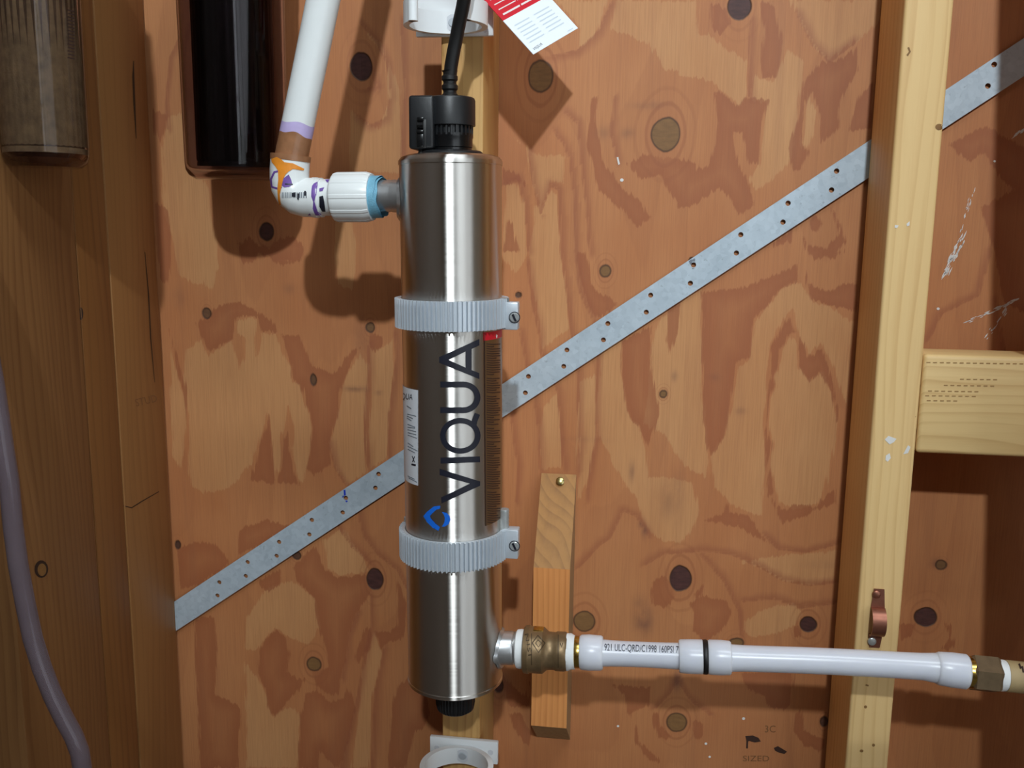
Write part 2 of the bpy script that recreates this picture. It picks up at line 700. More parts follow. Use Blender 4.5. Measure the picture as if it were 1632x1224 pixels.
LIGHT = [
    C(250, 400, 3.06, [(215, 430), (250, 505), (365, 435), (385, 520), (405, 580), (425, 520), (432, 430), (390, 400), (388, 335), (465, 320), (495, 335), (485, 430), (487, 510), (505, 460), (510, 400), (580, 405), (610, 470), (655, 570), (655, 640), (690, 650), (715, 740), (745, 790), (755, 870), (745, 980), (730, 1050), (715, 1125), (690, 1110), (670, 1020), (655, 960), (670, 880), (640, 760), (625, 870), (605, 910), (605, 1000), (600, 1060), (575, 1115), (570, 1000), (560, 900), (545, 780), (525, 830), (510, 880), (485, 960), (470, 1030), (420, 1080), (350, 1150), (230, 1180), (170, 1150), (150, 1000), (155, 800), (125, 640), (150, 480)]),
    C(250, 400, 3.06, [(228, -20), (235, -90), (262, -130), (290, -60), (295, 0), (290, 130), (260, 190), (235, 170)]),
    C(250, 400, 3.06, [(70, 480), (110, 620), (145, 760), (140, 960), (110, 1060), (75, 1000), (60, 700)]),
    C(250, 400, 3.06, [(990, 500), (920, 620), (895, 760), (840, 940), (870, 1060), (930, 1150), (1020, 1080), (1010, 900), (1025, 700), (1035, 560)]),
    C(250, 400, 3.06, [(1045, 480), (1050, 700), (1025, 900), (1040, 1060), (1120, 1000), (1130, 800), (1160, 560), (1150, 430), (1090, 480)]),
    C(1080, 400, 3.06, [(550, 410), (510, 480), (495, 560), (470, 610), (480, 660), (450, 720), (440, 840), (465, 940), (450, 1040), (475, 1140), (500, 1224), (560, 1260), (690, 1240), (720, 1130), (760, 960), (778, 830), (750, 690), (700, 590), (640, 635), (590, 560), (580, 450)]),
    C(1080, 400, 3.06, [(580, 150), (510, 180), (440, 270), (370, 345), (350, 530), (290, 560), (270, 680), (230, 900), (160, 1000), (180, 1150), (260, 1240), (420, 1300), (425, 1000), (420, 850), (440, 600), (455, 450), (520, 330), (560, 290), (600, 420), (640, 500), (700, 440), (760, 560), (800, 700), (830, 760), (862, 350), (740, 270), (660, 245), (620, 190)]),
    C(1080, 400, 3.06, [(15, 250), (112, 190), (118, 700), (140, 920), (150, 1020), (130, 1100), (40, 1050), (-60, 900), (-160, 840), (-140, 500), (-90, 330)]),
    C(790, 400, 3.06, [(500, 480), (610, 420), (615, 600), (640, 770), (665, 830), (700, 850), (735, 980), (745, 1100), (700, 1224), (640, 1150), (560, 1000), (500, 900), (500, 700)]),
    C(790, 400, 3.06, [(160, 0), (320, 0), (340, 180), (365, 380), (220, 480), (215, 320), (175, 180)]),
    C(790, 400, 3.06, [(410, 640), (495, 600), (490, 900), (460, 1080), (415, 1200), (405, 950)]),
    C(790, 400, 3.06, [(230, 760), (300, 700), (325, 900), (325, 1060), (230, 1060), (215, 900)]),
    C(790, 0, 3.06, [(40, 900), (100, 890), (130, 1000), (150, 1250), (100, 1330), (40, 1260)]),
    C(790, 0, 3.06, [(230, 1000), (270, 930), (300, 950), (320, 1260), (300, 1500), (200, 1450), (175, 1240), (190, 1000)]),
    C(790, 0, 3.06, [(40, 640), (150, 720), (180, 900), (220, 1020), (270, 880), (330, 900), (340, 760), (220, 760), (110, 690)]),
    C(790, 0, 3.06, [(300, 0), (540, 0), (490, 150), (400, 250), (420, 140)]),
    C(790, 0, 3.06, [(590, 0), (979, 0), (979, 360), (820, 340), (740, 200), (560, 140)]),
    C(1080, 0, 3.06, [(560, 0), (600, 100), (660, 220), (740, 300), (810, 240), (880, 190), (990, 100), (1000, 0)]),
    C(1080, 0, 3.06, [(640, 455), (680, 540), (660, 660), (620, 740), (605, 700), (620, 560)]),
    C(1080, 0, 3.06, [(0, 160), (150, 180), (340, 300), (340, 460), (300, 520), (220, 440), (120, 380), (0, 370)]),
    C(1080, 0, 3.06, [(370, 350), (400, 380), (470, 400), (540, 250), (620, 300), (590, 560), (540, 800), (380, 940), (340, 870), (400, 800), (440, 500), (360, 490)]),
    C(270, 780, 2.757, [(540, 400), (640, 480), (660, 600), (610, 680), (540, 660), (470, 610), (430, 640), (390, 710), (330, 700), (340, 560), (430, 440)]),
    C(270, 780, 2.757, [(680, 220), (760, 170), (860, 320), (880, 360), (740, 380), (690, 340)]),
    C(270, 780, 2.757, [(330, 760), (385, 820), (425, 900), (450, 1000), (540, 940), (580, 1000), (560, 1224), (340, 1224)]),
    C(270, 780, 2.757, [(900, 620), (930, 720), (890, 900), (880, 1224), (800, 1224), (850, 800)]),
    C(230, 0, 2.914, [(110, 540), (200, 520), (225, 760), (300, 870), (330, 1100), (345, 1250), (260, 1330), (160, 1280), (100, 980), (80, 700)]),
    C(230, 0, 2.914, [(895, 960), (930, 890), (960, 960), (985, 1224), (965, 1350), (905, 1320), (880, 1180)]),
    C(230, 0, 2.914, [(1010, 130), (1100, 200), (1190, 420), (1190, 800), (960, 800), (950, 500), (1010, 560), (1090, 600), (1140, 480), (1120, 260)]),
    C(1030, 780, 2.757, [(420, 320), (560, 290), (830, 270), (825, 400), (720, 420), (600, 400), (500, 340)]),
    C(1030, 780, 2.757, [(-60, -40), (60, -60), (200, -30), (235, 90), (205, 180), (150, 245), (70, 225), (10, 180), (-30, 90)]),
    C(1030, 780, 2.757, [(425, 580), (520, 530), (640, 505), (690, 545), (640, 600), (560, 630), (470, 655), (430, 630)]),
]
DARK = [
    C(1080, 400, 3.06, [(118, 200), (122, 700), (140, 930), (160, 1000), (225, 910), (270, 680), (290, 545), (350, 525), (372, 340), (450, 250), (500, 185), (585, 150), (575, 70), (480, 120), (300, 180)]),
    C(1080, 400, 3.06, [(620, 100), (650, 240), (740, 265), (870, 300), (880, 160), (820, 150), (740, 200), (640, 160)]),
    C(1080, 400, 3.06, [(620, 10), (810, 0), (760, 40), (690, 35)]),
    C(1080, 400, 3.06, [(550, 300), (575, 400), (545, 410), (505, 480), (490, 570), (465, 610), (475, 660), (445, 720), (435, 850), (460, 940), (445, 1040), (470, 1180), (440, 1200), (425, 1000), (425, 860), (445, 600), (450, 470), (520, 350)]),
    C(1080, 400, 3.06, [(590, 420), (640, 520), (700, 480), (760, 640), (790, 800), (780, 830), (750, 690), (700, 590), (640, 635), (590, 560)]),
    C(790, 400, 3.06, [(840, 270), (905, 240), (890, 400), (850, 505), (830, 440)]),
    C(790, 400, 3.06, [(620, 440), (760, 360), (760, 600), (800, 800), (735, 960), (700, 850), (665, 830), (640, 770), (615, 600)]),
    C(790, 400, 3.06, [(445, 30), (465, 165), (510, 210), (560, 230), (590, 260), (500, 330), (440, 230), (400, 100), (390, 0), (440, 0)]),
    C(790, 0, 3.06, [(460, 480), (450, 700), (500, 930), (600, 1010), (690, 1110), (750, 1060), (700, 980), (600, 900), (520, 780), (490, 600), (520, 440)]),
    C(790, 0, 3.06, [(640, 800), (700, 870), (800, 860), (860, 960), (920, 1010), (979, 980), (979, 800), (850, 760), (720, 760)]),
    C(790, 0, 3.06, [(30, 820), (100, 840), (140, 900), (100, 880), (40, 910)]),
    C(790, 0, 3.06, [(60, 1070), (80, 1090), (110, 1224), (40, 1224)]),
    C(1080, 0, 3.06, [(170, 430), (220, 460), (300, 520), (330, 470), (440, 490), (400, 640), (390, 800), (350, 800), (310, 650), (270, 650), (300, 800), (350, 900), (380, 1000), (300, 1050), (250, 960), (200, 920), (60, 1000), (0, 1010), (0, 870), (150, 800), (190, 600)]),
    C(1080, 0, 3.06, [(610, 400), (700, 300), (780, 290), (860, 240), (880, 340), (800, 480), (790, 620), (700, 700), (690, 560), (650, 455), (625, 500), (605, 700), (640, 740), (600, 830), (560, 830), (545, 720), (590, 560)]),
    C(1080, 0, 3.06, [(900, 440), (960, 400), (945, 630), (830, 640), (870, 520)]),
    C(1080, 0, 3.06, [(400, 0), (480, 40), (505, 200), (480, 380), (410, 380), (400, 300), (420, 150)]),
    C(1080, 0, 3.06, [(165, 20), (230, 40), (270, 110), (210, 165), (170, 130)]),
    C(1080, 0, 3.06, [(630, 1080), (680, 1040), (705, 1090), (680, 1140), (650, 1120)]),
    C(1080, 0, 3.06, [(740, 1000), (800, 1090), (820, 1180), (770, 1240), (680, 1270), (620, 1220), (600, 1130), (640, 1190), (720, 1210), (780, 1150), (760, 1060)]),
    C(1080, 0, 3.06, [(480, 1180), (560, 1110), (550, 1180), (470, 1200)]),
    C(230, 0, 2.914, [(40, 510), (110, 530), (100, 600), (70, 665), (45, 600)]),
    C(230, 0, 2.914, [(430, 1120), (560, 1140), (620, 1170), (690, 1224), (640, 1240), (570, 1190), (520, 1180), (480, 1230)]),
    C(230, 0, 2.914, [(50, 940), (100, 980), (130, 1100), (125, 1224), (105, 1330), (75, 1290)]),
    C(250, 400, 3.06, [(398, -20), (450, -70), (502, -20), (480, 50), (440, 70), (410, 40)]),
    C(250, 400, 3.06, [(545, -10), (590, -60), (660, -70), (720, -20), (700, 50), (600, 50)]),
    C(250, 400, 3.06, [(600, 400), (700, 420), (760, 560), (860, 600), (960, 480), (990, 470), (930, 580), (895, 680), (880, 800), (840, 940), (850, 1040), (760, 1100), (730, 1060), (750, 980), (760, 870), (745, 790), (700, 650), (660, 620), (655, 560)]),
    C(250, 400, 3.06, [(400, 240), (560, 340), (600, 400), (510, 390), (495, 335), (465, 318), (388, 330), (370, 430), (250, 500), (210, 410), (190, 350), (280, 280)]),
    C(250, 400, 3.06, [(520, 900), (550, 800), (560, 1000), (580, 1130), (640, 1130), (690, 1140), (640, 960), (650, 860), (620, 920), (610, 1060), (570, 1140), (450, 1120), (480, 1040)]),
    C(250, 400, 3.06, [(1040, 400), (1100, 420), (1100, 460), (1060, 490), (1040, 450)]),
    C(250, 400, 3.06, [(60, 380), (110, 560), (150, 700), (150, 860), (130, 700), (90, 560)]),
    C(270, 780, 2.757, [(470, 615), (510, 650), (530, 720), (520, 800), (560, 830), (600, 830), (540, 920), (460, 1000), (435, 960), (425, 890), (390, 810), (390, 710), (430, 650)]),
    C(270, 780, 2.757, [(640, 250), (690, 350), (740, 385), (880, 375), (900, 440), (830, 540), (790, 640), (760, 800), (745, 900), (710, 912), (650, 870), (630, 800), (700, 780), (690, 700), (650, 580), (640, 480), (560, 400), (540, 340)]),
    C(270, 780, 2.757, [(570, 1000), (600, 900), (650, 880), (700, 930), (760, 920), (790, 860), (820, 960), (770, 1150), (740, 1224), (700, 1190), (660, 1150), (650, 1224), (570, 1224)]),
    C(270, 780, 2.757, [(1050, 830), (1010, 850), (980, 940), (960, 1224), (1040, 1224), (1080, 1060), (1115, 1050), (1150, 980), (1130, 900)]),
    C(270, 780, 2.757, [(990, 370), (1050, 500), (1050, 600), (1020, 665), (960, 670), (930, 700), (900, 620), (960, 630), (1000, 600), (1000, 480)]),
    C(270, 780, 2.757, [(870, 600), (890, 640), (880, 700), (830, 760), (815, 740), (850, 620)]),
    C(270, 780, 2.757, [(30, 260), (120, 230), (200, 240), (260, 320), (130, 420), (50, 440)]),
    C(270, 780, 2.757, [(300, 180), (420, 130), (530, 160), (430, 230), (300, 290)]),
    C(270, 780, 2.757, [(110, 570), (200, 560), (210, 700), (200, 900), (320, 960), (300, 1224), (140, 1224), (120, 900)]),
    C(270, 780, 2.757, [(390, 410), (490, 350), (480, 420), (430, 445)]),
    C(1030, 780, 2.757, [(25, 440), (80, 400), (120, 430), (110, 500), (70, 525), (35, 500)]),
    C(1030, 780, 2.757, [(210, 460), (250, 420), (240, 460), (215, 475)]),
    C(1030, 780, 2.757, [(215, 560), (195, 500), (260, 465), (350, 490), (385, 540), (350, 590), (310, 640), (250, 660), (208, 620)]),
    C(1030, 780, 2.757, [(410, 800), (650, 800), (640, 940), (600, 975), (545, 960), (520, 910), (440, 880)]),
    C(1030, 780, 2.757, [(650, 990), (680, 960), (690, 1060), (785, 1100), (775, 1150), (700, 1130), (645, 1060)]),
    C(1030, 780, 2.757, [(535, 0), (560, 70), (610, 90), (640, 70), (740, 70), (800, 20), (830, 0), (830, 60), (720, 110), (600, 150)]),
    C(1030, 780, 2.757, [(240, 140), (340, 100), (350, 30), (370, 100), (440, 110), (520, 210), (560, 250), (480, 210), (420, 170), (320, 150)]),
    C(1030, 780, 2.757, [(20, 1000), (50, 970), (70, 1040), (120, 1080), (100, 1110), (50, 1090)]),
    C(1030, 780, 2.757, [(195, 1010), (250, 1030), (255, 1080), (225, 1100), (200, 1060)]),
    C(1030, 780, 2.757, [(650, 610), (675, 600), (680, 640), (655, 645)]),
    C(780, 1060, 5.1, [(90, 60), (150, 130), (260, 250), (330, 150), (240, 30), (300, 120), (330, 330), (270, 330), (160, 330), (120, 200)]),
    C(780, 1060, 5.1, [(160, 400), (260, 400), (330, 560), (325, 660), (280, 630), (210, 520)]),
    C(780, 1060, 5.1, [(1000, 160), (1100, 240), (1120, 380), (1190, 480), (1240, 640), (1400, 790), (1300, 780), (1190, 640), (1150, 400), (1300, 330), (1300, 180)]),
    C(790, 740, 3.4, [(850, 640), (900, 600), (980, 650), (965, 730), (920, 780), (860, 740)]),
    C(1430, 780, 2.757, [(10, 590), (80, 590), (70, 640), (20, 660)]),
    C(1430, 780, 2.757, [(170, 540), (240, 600), (255, 680), (230, 710), (190, 700), (230, 650)]),
    [(1560, 330), (1585, 400), (1600, 480), (1632, 500), (1700, 520), (1700, 300), (1620, 300)],
    [(1510, 230), (1545, 258), (1570, 245), (1600, 290), (1640, 320), (1640, 240), (1570, 200)],
]
LINES = [
    C(790, 400, 3.06, [(320, 0), (345, 200), (370, 380), (400, 620), (400, 780), (410, 950), (395, 1070)]),
    C(790, 400, 3.06, [(385, 0), (410, 200), (470, 330), (500, 450), (490, 700), (490, 900), (465, 1050), (440, 1200)]),
    C(790, 400, 3.06, [(155, 60), (180, 250), (215, 420), (215, 480), (300, 680), (320, 900), (330, 1050)]),
    C(790, 400, 3.06, [(120, 400), (150, 560), (190, 740), (210, 900), (215, 1060)]),
    C(790, 400, 3.06, [(70, 760), (90, 960), (110, 1050), (100, 1224)]),
    C(790, 0, 3.06, [(350, 560), (400, 600), (415, 800), (440, 1000), (460, 1230)]),
    C(790, 0, 3.06, [(160, 740), (180, 880), (220, 1040), (270, 900), (310, 930), (320, 1224)]),
    C(790, 0, 3.06, [(360, 780), (385, 1000), (390, 1224)]),
    C(790, 0, 3.06, [(30, 900), (110, 880), (140, 1000), (160, 1224)]),
    C(790, 0, 3.06, [(560, 20), (500, 150), (400, 250), (260, 275)]),
    C(790, 0, 3.06, [(290, 650), (330, 700), (350, 750)]),
    C(790, 0, 3.06, [(580, 480), (560, 640), (590, 780)]),
    C(790, 740, 3.4, [(450, 560), (560, 440), (620, 400), (690, 250), (760, 280), (820, 380)]),
    C(270, 780, 2.757, [(885, 460), (885, 600), (850, 760), (820, 950), (770, 1150), (750, 1224)]),
    C(270, 780, 2.757, [(940, 700), (900, 900), (890, 1224)]),
    C(270, 780, 2.757, [(830, 540), (790, 640), (760, 830)]),
    C(270, 780, 2.757, [(830, 110), (850, 200), (920, 290), (1000, 350), (1040, 430)]),
    C(270, 780, 2.757, [(740, 160), (800, 250), (900, 340)]),
    C(1030, 780, 2.757, [(0, 330), (80, 280), (240, 270), (360, 280), (500, 340), (600, 400), (720, 420), (820, 410)]),
    C(1030, 780, 2.757, [(430, 490), (560, 480), (680, 520), (830, 500)]),
    C(1030, 780, 2.757, [(240, 290), (340, 400), (410, 540), (415, 640)]),
    C(1030, 780, 2.757, [(520, 200), (580, 260), (700, 275), (840, 240)]),
    C(1030, 780, 2.757, [(40, 960), (100, 900), (140, 840), (200, 930), (280, 990)]),
    C(230, 0, 2.914, [(190, 120), (120, 270), (100, 480), (110, 600)]),
    C(230, 0, 2.914, [(1010, 110), (1080, 200), (1130, 300), (1145, 450), (1120, 550), (1050, 585), (1000, 540)]),
    C(230, 0, 2.914, [(1050, 330), (1080, 400), (1040, 410)]),
    C(230, 0, 2.914, [(1190, 100), (1210, 420), (1190, 800)]),
    C(250, 400, 3.06, [(1030, 460), (1030, 600), (1015, 760), (1015, 930), (1030, 1060)]),
    C(250, 400, 3.06, [(1160, 400), (1170, 520), (1130, 800), (1130, 1000)]),
    C(250, 400, 3.06, [(840, 940), (870, 1060), (930, 1150)]),
    C(1080, 0, 3.06, [(590, 80), (660, 220), (740, 300), (860, 210)]),
    C(1080, 0, 3.06, [(360, 100), (350, 240), (350, 470)]),
    [(1480, 540), (1500, 500), (1560, 470), (1580, 400)],
    [(1640, 620), (1600, 560), (1590, 480)],
]
#        px, py, rx, ry, purple?, ring strength
KNOTS = [
    (1060, 214, 23, 25, 0, 1.0), (862, 122, 19, 24, 0, 1.0), (577, 107, 16, 20, 1, .7), (425, 369, 11, 13, 1, .8),
    (1178, 10, 18, 19, 1, .5), (965, 432, 9, 10, 0, .8), (1057, 628, 6, 6, 0, .7), (330, 499, 6, 7, .5, .5),
    (590, 522, 7, 8, .3, .7), (500, 605, 4, 7, .5, .2), (598, 923, 12, 15, 1, .9), (500, 1058, 11, 12, 0, 1.0),
    (473, 885, 7, 6, .7, .6), (1085, 922, 17, 20, 1, 1.0), (1288, 995, 14, 14, 1, .8), (1079, 1151, 15, 15, 0, 1.0),
    (1173, 1024, 11, 8, 0, .5), (1474, 983, 17, 16, 1, .6), (931, 990, 17, 17, 0, .9), (795, 1093, 7, 12, 1, .8),
    (827, 470, 4, 4, .6, .7), (1313, 1150, 6, 9, .8, .6), (284, 868, 4, 6, .8, .4), (1500, 900, 9, 8, .2, .2),
    (1102, 415, 6, 6, .6, .1),
]

#          px, py, rx, ry, strength of soft grey-brown stains
STAINS = [(1026, 990, 15, 24, .75), (1020, 962, 10, 14, .5), (566, 620, 17, 4, .7), (603, 626, 6, 3, .6), (1028, 848, 5, 11, .7), (1022, 836, 5, 7, .5),
          (1007, 752, 4, 16, .6), (1079, 1085, 7, 16, .8), (1000, 213, 11, 9, .45), (962, 212, 10, 11, .35), (1075, 600, 5, 9, .5), (1180, 655, 9, 6, .35),
          (460, 460, 10, 8, .3), (1138, 601, 9, 7, .35), (575, 545, 12, 30, .3), (285, 475, 10, 14, .3), (1033, 168, 26, 6, .35), (1494, 898, 10, 8, .6),
          (800, 1090, 20, 28, .5), (930, 700, 40, 5, .15), (1310, 900, 30, 8, .15), (1065, 800, 16, 30, .35), (1080, 790, 10, 40, .3)]

FX0, FX1 = -.43, .40
FZ0, FZ1 = .47, 1.30
STEP = .002


def wall_xz(px, py):
    p = P(px, py, 0)
    return p[0], p[2]


def seg_dist(X, Z, a, b):
    ax, az = a
    bx, bz = b
    dx, dz = bx - ax, bz - az
    t = np.clip(((X - ax) * dx + (Z - az) * dz) / (dx * dx + dz * dz + 1e-12), 0, 1)
    return np.hypot(X - ax - t * dx, Z - az - t * dz)


def plywood():
    xs = np.concatenate((np.array([XL - .06]), np.arange(FX0, FX1 + 1e-6, STEP), np.array([.8, XR])))
    zs = np.concatenate((np.array([Z0, .2]), np.arange(FZ0, FZ1 + 1e-6, STEP), np.array([1.8, Z1])))
    X, Z = np.meshgrid(xs, zs)
    shp = X.shape

    def sdf(polys, pad=.03):
        out = np.full(shp, -.03)
        for lp in polys:
            w = [wall_xz(*p) for p in lp]
            ax = [p[0] for p in w]
            az = [p[1] for p in w]
            i0, i1 = np.searchsorted(xs, (min(ax) - pad, max(ax) + pad))
            j0, j1 = np.searchsorted(zs, (min(az) - pad, max(az) + pad))
            if i1 <= i0 or j1 <= j0:
                continue
            x, z = X[j0:j1, i0:i1], Z[j0:j1, i0:i1]
            d = np.full(x.shape, 9.0)
            ins = np.zeros(x.shape, bool)
            n = len(w)
            for k in range(n):
                a, b = w[k], w[(k + 1) % n]
                d = np.minimum(d, seg_dist(x, z, a, b))
                if a[1] != b[1]:
                    c = ((a[1] > z) != (b[1] > z)) & (x < (b[0] - a[0]) * (z - a[1]) / (b[1] - a[1]) + a[0])
                    ins ^= c
            out[j0:j1, i0:i1] = np.maximum(out[j0:j1, i0:i1], np.where(ins, d, -d))
        return np.clip(out, -.03, .03)

    dark, lite = sdf(DARK), sdf(LIGHT)
    line = np.full(shp, .03)
    side = np.zeros(shp)
    for ln in LINES:
        w = [wall_xz(*p) for p in ln]
        for a, b in zip(w[:-1], w[1:]):
            i0, i1 = np.searchsorted(xs, (min(a[0], b[0]) - .02, max(a[0], b[0]) + .02))
            j0, j1 = np.searchsorted(zs, (min(a[1], b[1]) - .02, max(a[1], b[1]) + .02))
            if i1 > i0 and j1 > j0:
                x, z = X[j0:j1, i0:i1], Z[j0:j1, i0:i1]
                d = seg_dist(x, z, a, b)
                m = d < line[j0:j1, i0:i1]
                sg = ((b[0] - a[0]) * (z - a[1]) - (b[1] - a[1]) * (x - a[0])) > 0
                side[j0:j1, i0:i1] = np.where(m, sg, side[j0:j1, i0:i1])
                line[j0:j1, i0:i1] = np.where(m, d, line[j0:j1, i0:i1])
    knot = np.full(shp, .05)
    kcol = np.zeros(shp)
    ring = np.full(shp, 9.0)
    rstr = np.zeros(shp)
    for px, py, rx, ry, c, rs in KNOTS:
        cx, cz = wall_xz(px, py)
        s = S(px, py, 0)
        a, b = rx * s, ry * s
        q = np.sqrt(((X - cx) / a) ** 2 + ((Z - cz) / b) ** 2)
        d = (q - 1) * min(a, b)
        m = d < knot
        kcol = np.where(m, c, kcol)
        knot = np.minimum(knot, d)
        q2 = np.sqrt(((X - cx) / a) ** 2 + ((Z - cz) / (b * 1.35)) ** 2)
        m2 = q2 < ring
        rstr = np.where(m2, rs, rstr)
        ring = np.minimum(ring, q2)
    stain = np.zeros(shp)
    for px, py, rx, ry, k in STAINS:
        cx, cz = wall_xz(px, py)
        sc = S(px, py, 0)
        stain = np.maximum(stain, k * np.exp(-(((X - cx) / (rx * sc)) ** 2 + ((Z - cz) / (ry * sc)) ** 2)))
    ny, nx = shp
    idx = np.arange(nx * ny).reshape(shp)
    faces = np.stack((idx[:-1, :-1], idx[:-1, 1:], idx[1:, 1:], idx[1:, :-1]), -1).reshape(-1, 4)
    co = np.stack((X, np.zeros(shp), Z), -1).reshape(-1, 3)
    me = bpy.data.meshes.new('wall_back')
    me.vertices.add(len(co))
    me.vertices.foreach_set('co', co.ravel().astype(np.float32))
    me.loops.add(faces.size)
    me.loops.foreach_set('vertex_index', faces.ravel().astype(np.int32))
    me.polygons.add(len(faces))
    me.polygons.foreach_set('loop_start', np.arange(0, faces.size, 4, dtype=np.int32))
    me.polygons.foreach_set('loop_total', np.full(len(faces), 4, np.int32))
    me.update()
    for nm, arr in (('dark', dark), ('lite', lite), ('line', line), ('side', side), ('stain', stain), ('knot', knot), ('kcol', kcol), ('ring', ring), ('rstr', rstr)):
        at = me.attributes.new(nm, 'FLOAT', 'POINT')
        at.data.foreach_set('value', arr.ravel().astype(np.float32))
    o = bpy.data.objects.new('wall_back', me)
    COL.objects.link(o)
    struct(o, 'red-brown plywood sheathing with knots and swirling grain')
    me.materials.append(ply_material())
    # coarse stand-in of the same plane for laying print on it
    WORLD['wall_back'] = (np.array([(XL - .06, 0, Z0), (XR, 0, Z0), (XR, 0, Z1), (XL - .06, 0, Z1)]), [(0, 1, 2, 3)])
    return o


def ply_material():
    t = NT('plywood')
    vec = t.coords((1, 1, 1))
    # wobble of figure outlines: fine comb along the grain
    nw = t.noise(t.coords((380, 1, 24)), 1.0, 4, .65)
    nw2 = t.noise(t.coords((46, 1, 12)), 1.0, 3)
    wob = t.math('ADD', t.math('MULTIPLY', t.math('SUBTRACT', nw, .5), .012), t.math('MULTIPLY', t.math('SUBTRACT', nw2, .5), .007))
    grain = t.noise(t.coords((900, 1, 22)), 1.0, 4, .6)
    blot = t.noise(t.coords((9, 1, 5)), 1.0, 3)
    base = t.mix(t.rng(blot, .3, .7), srgb((182, 116, 70)), srgb((194, 132, 84)))
    # procedural growth figure between the traced ones
    big = t.noise(t.coords((7.5, 1, 1.7), loc=(3.1, 0, 1.2)), 1.0, 2, .5, .3)
    ph = t.math('FRACT', t.math('ADD', t.math('MULTIPLY', big, 9.0), t.math('MULTIPLY', wob, 12)))
    fig = t.math('MULTIPLY', t.math('POWER', ph, 2.0), t.rng(ph, .95, 1.0, 1, 0))
    col = t.mix(t.math('MULTIPLY', fig, .24), base, srgb((160, 98, 62)))
    sl = t.math('ADD', t.attr('lite'), wob)
    lm = t.rng(sl, -.0007, .0009)
    litecol = t.mix(t.rng(blot, .3, .75), srgb((198, 143, 92)), srgb((210, 160, 108)))
    col = t.mix(t.math('MULTIPLY', lm, .7), col, litecol)
    sd = t.math('ADD', t.attr('dark'), wob)
    dm = t.rng(sd, -.0007, .0009)
    fade = t.rng(sd, .0, .022, 1.0, .45)
    col = t.mix(t.math('MULTIPLY', t.math('MULTIPLY', dm, fade), .74), col, srgb((154, 86, 52)))
    ln = t.math('ADD', t.attr('line'), t.math('MULTIPLY', wob, .35))
    sharp = t.rng(ln, .0002, .0014, 1.0, 0.0)
    soft = t.rng(ln, .0, t.rng(nw2, .3, .7, .004, .012, False), 1.0, 0.0)
    sd_ = t.attr('side')
    lmask = t.math('ADD', t.math('MULTIPLY', soft, sd_), t.math('MULTIPLY', sharp, t.math('SUBTRACT', 1.0, sd_)))
    col = t.mix(t.math('MULTIPLY', lmask, .6), col, srgb((150, 84, 56)))
    # rings and halo round the knots
    rg = t.attr('ring')
    rw = t.math('ADD', t.math('MULTIPLY', rg, 8.5), t.math('MULTIPLY', nw2, 5.0))
    wave = t.rng(t.math('SINE', rw), .25, 1.0)
    fall = t.math('MULTIPLY', t.rng(rg, 1.0, 2.9, 1.0, 0.0), t.attr('rstr'))
    col = t.mix(t.math('MULTIPLY', t.math('MULTIPLY', wave, fall), .6), col, srgb((150, 86, 54)))
    halo = t.math('MULTIPLY', t.rng(rg, 1.0, 1.7, .5, 0.0), t.attr('rstr'))
    col = t.mix(halo, col, srgb((176, 112, 70)))
    # fine streaks and long brown drags
    drag = t.noise(t.coords((60, 1, 3)), 1.0, 4, .6)
    col = t.mix(t.math('MULTIPLY', t.rng(drag, .52, .8), .36), col, srgb((150, 96, 66)))
    col = t.mix(t.math('MULTIPLY', t.rng(grain, .35, .75), .30), col, srgb((150, 92, 58)))
    sm = t.math('MULTIPLY', t.attr('stain'), t.rng(t.noise(t.coords((90, 1, 60)), 1.0, 4), .25, .6, .3, 1.0), clamp=True)
    col = t.mix(sm, col, srgb((112, 74, 60)))
    # knots
    kd = t.math('ADD', t.attr('knot'), t.math('MULTIPLY', t.math('SUBTRACT', nw2, .5), .006))
    km = t.rng(kd, -.0005, .0006, 1.0, 0.0)
    kn = t.noise(t.coords((120, 1, 420)), 1.0, 3)
    kc = t.mix(t.attr('kcol'), t.mix(kn, srgb((108, 76, 44)), srgb((146, 106, 62))), t.mix(kn, srgb((40, 22, 20)), srgb((98, 58, 52))))
    col = t.mix(km, col, kc)
    rim = t.math('MULTIPLY', t.rng(t.math('ABSOLUTE', kd), .0, .0013, 1.0, 0.0), .75)
    col = t.mix(rim, col, srgb((58, 34, 22)))
    pit = t.math('MULTIPLY', km, t.attr('kcol'))
    t.set(Base_Color=col, Roughness=.6)
    t.bump(t.math('SUBTRACT', t.math('MULTIPLY', grain, .35), t.math('MULTIPLY', pit, 1.5)), .35, .001)
    return t.m


wall = plywood()

# ------------------------------------------------------------------ rest of the shed
struct(MB().box(XL - .1, XR + .1, YB - .1, .03, -.05, 0).build('floor', 'floor_concrete', smooth=False), 'bare concrete shed floor')
struct(MB().box(XL - .1, XR + .1, YB - .1, .03, Z1, Z1 + .05).build('ceiling', 'ceiling_paint', smooth=False), 'boarded shed ceiling')
struct(MB().box(XL - .10, XL - .04, YB, 0, Z0, Z1).build('wall_left', 'shed_wood', smooth=False), 'brown boarded side wall of the shed')
struct(MB().box(XR, XR + .06, YB, 0, Z0, Z1).build('wall_right', 'side_boards', smooth=False), 'brown boarded far side wall')
struct(MB().box(XL - .1, XR + .1, YB - .06, YB, Z0, Z1).build('wall_front', 'shed_wood', smooth=False), 'brown boarded wall behind the viewer')
wn = MB().box(1.45, 1.84, YB + .002, YB + .012, .15, 2.0).build('glow_pane_1', 'pane_glow', smooth=False)  # added emitter, unseen: makes streaks on the steel and some fill
struct(wn, 'tall glowing pane added behind the viewer to light the steel')
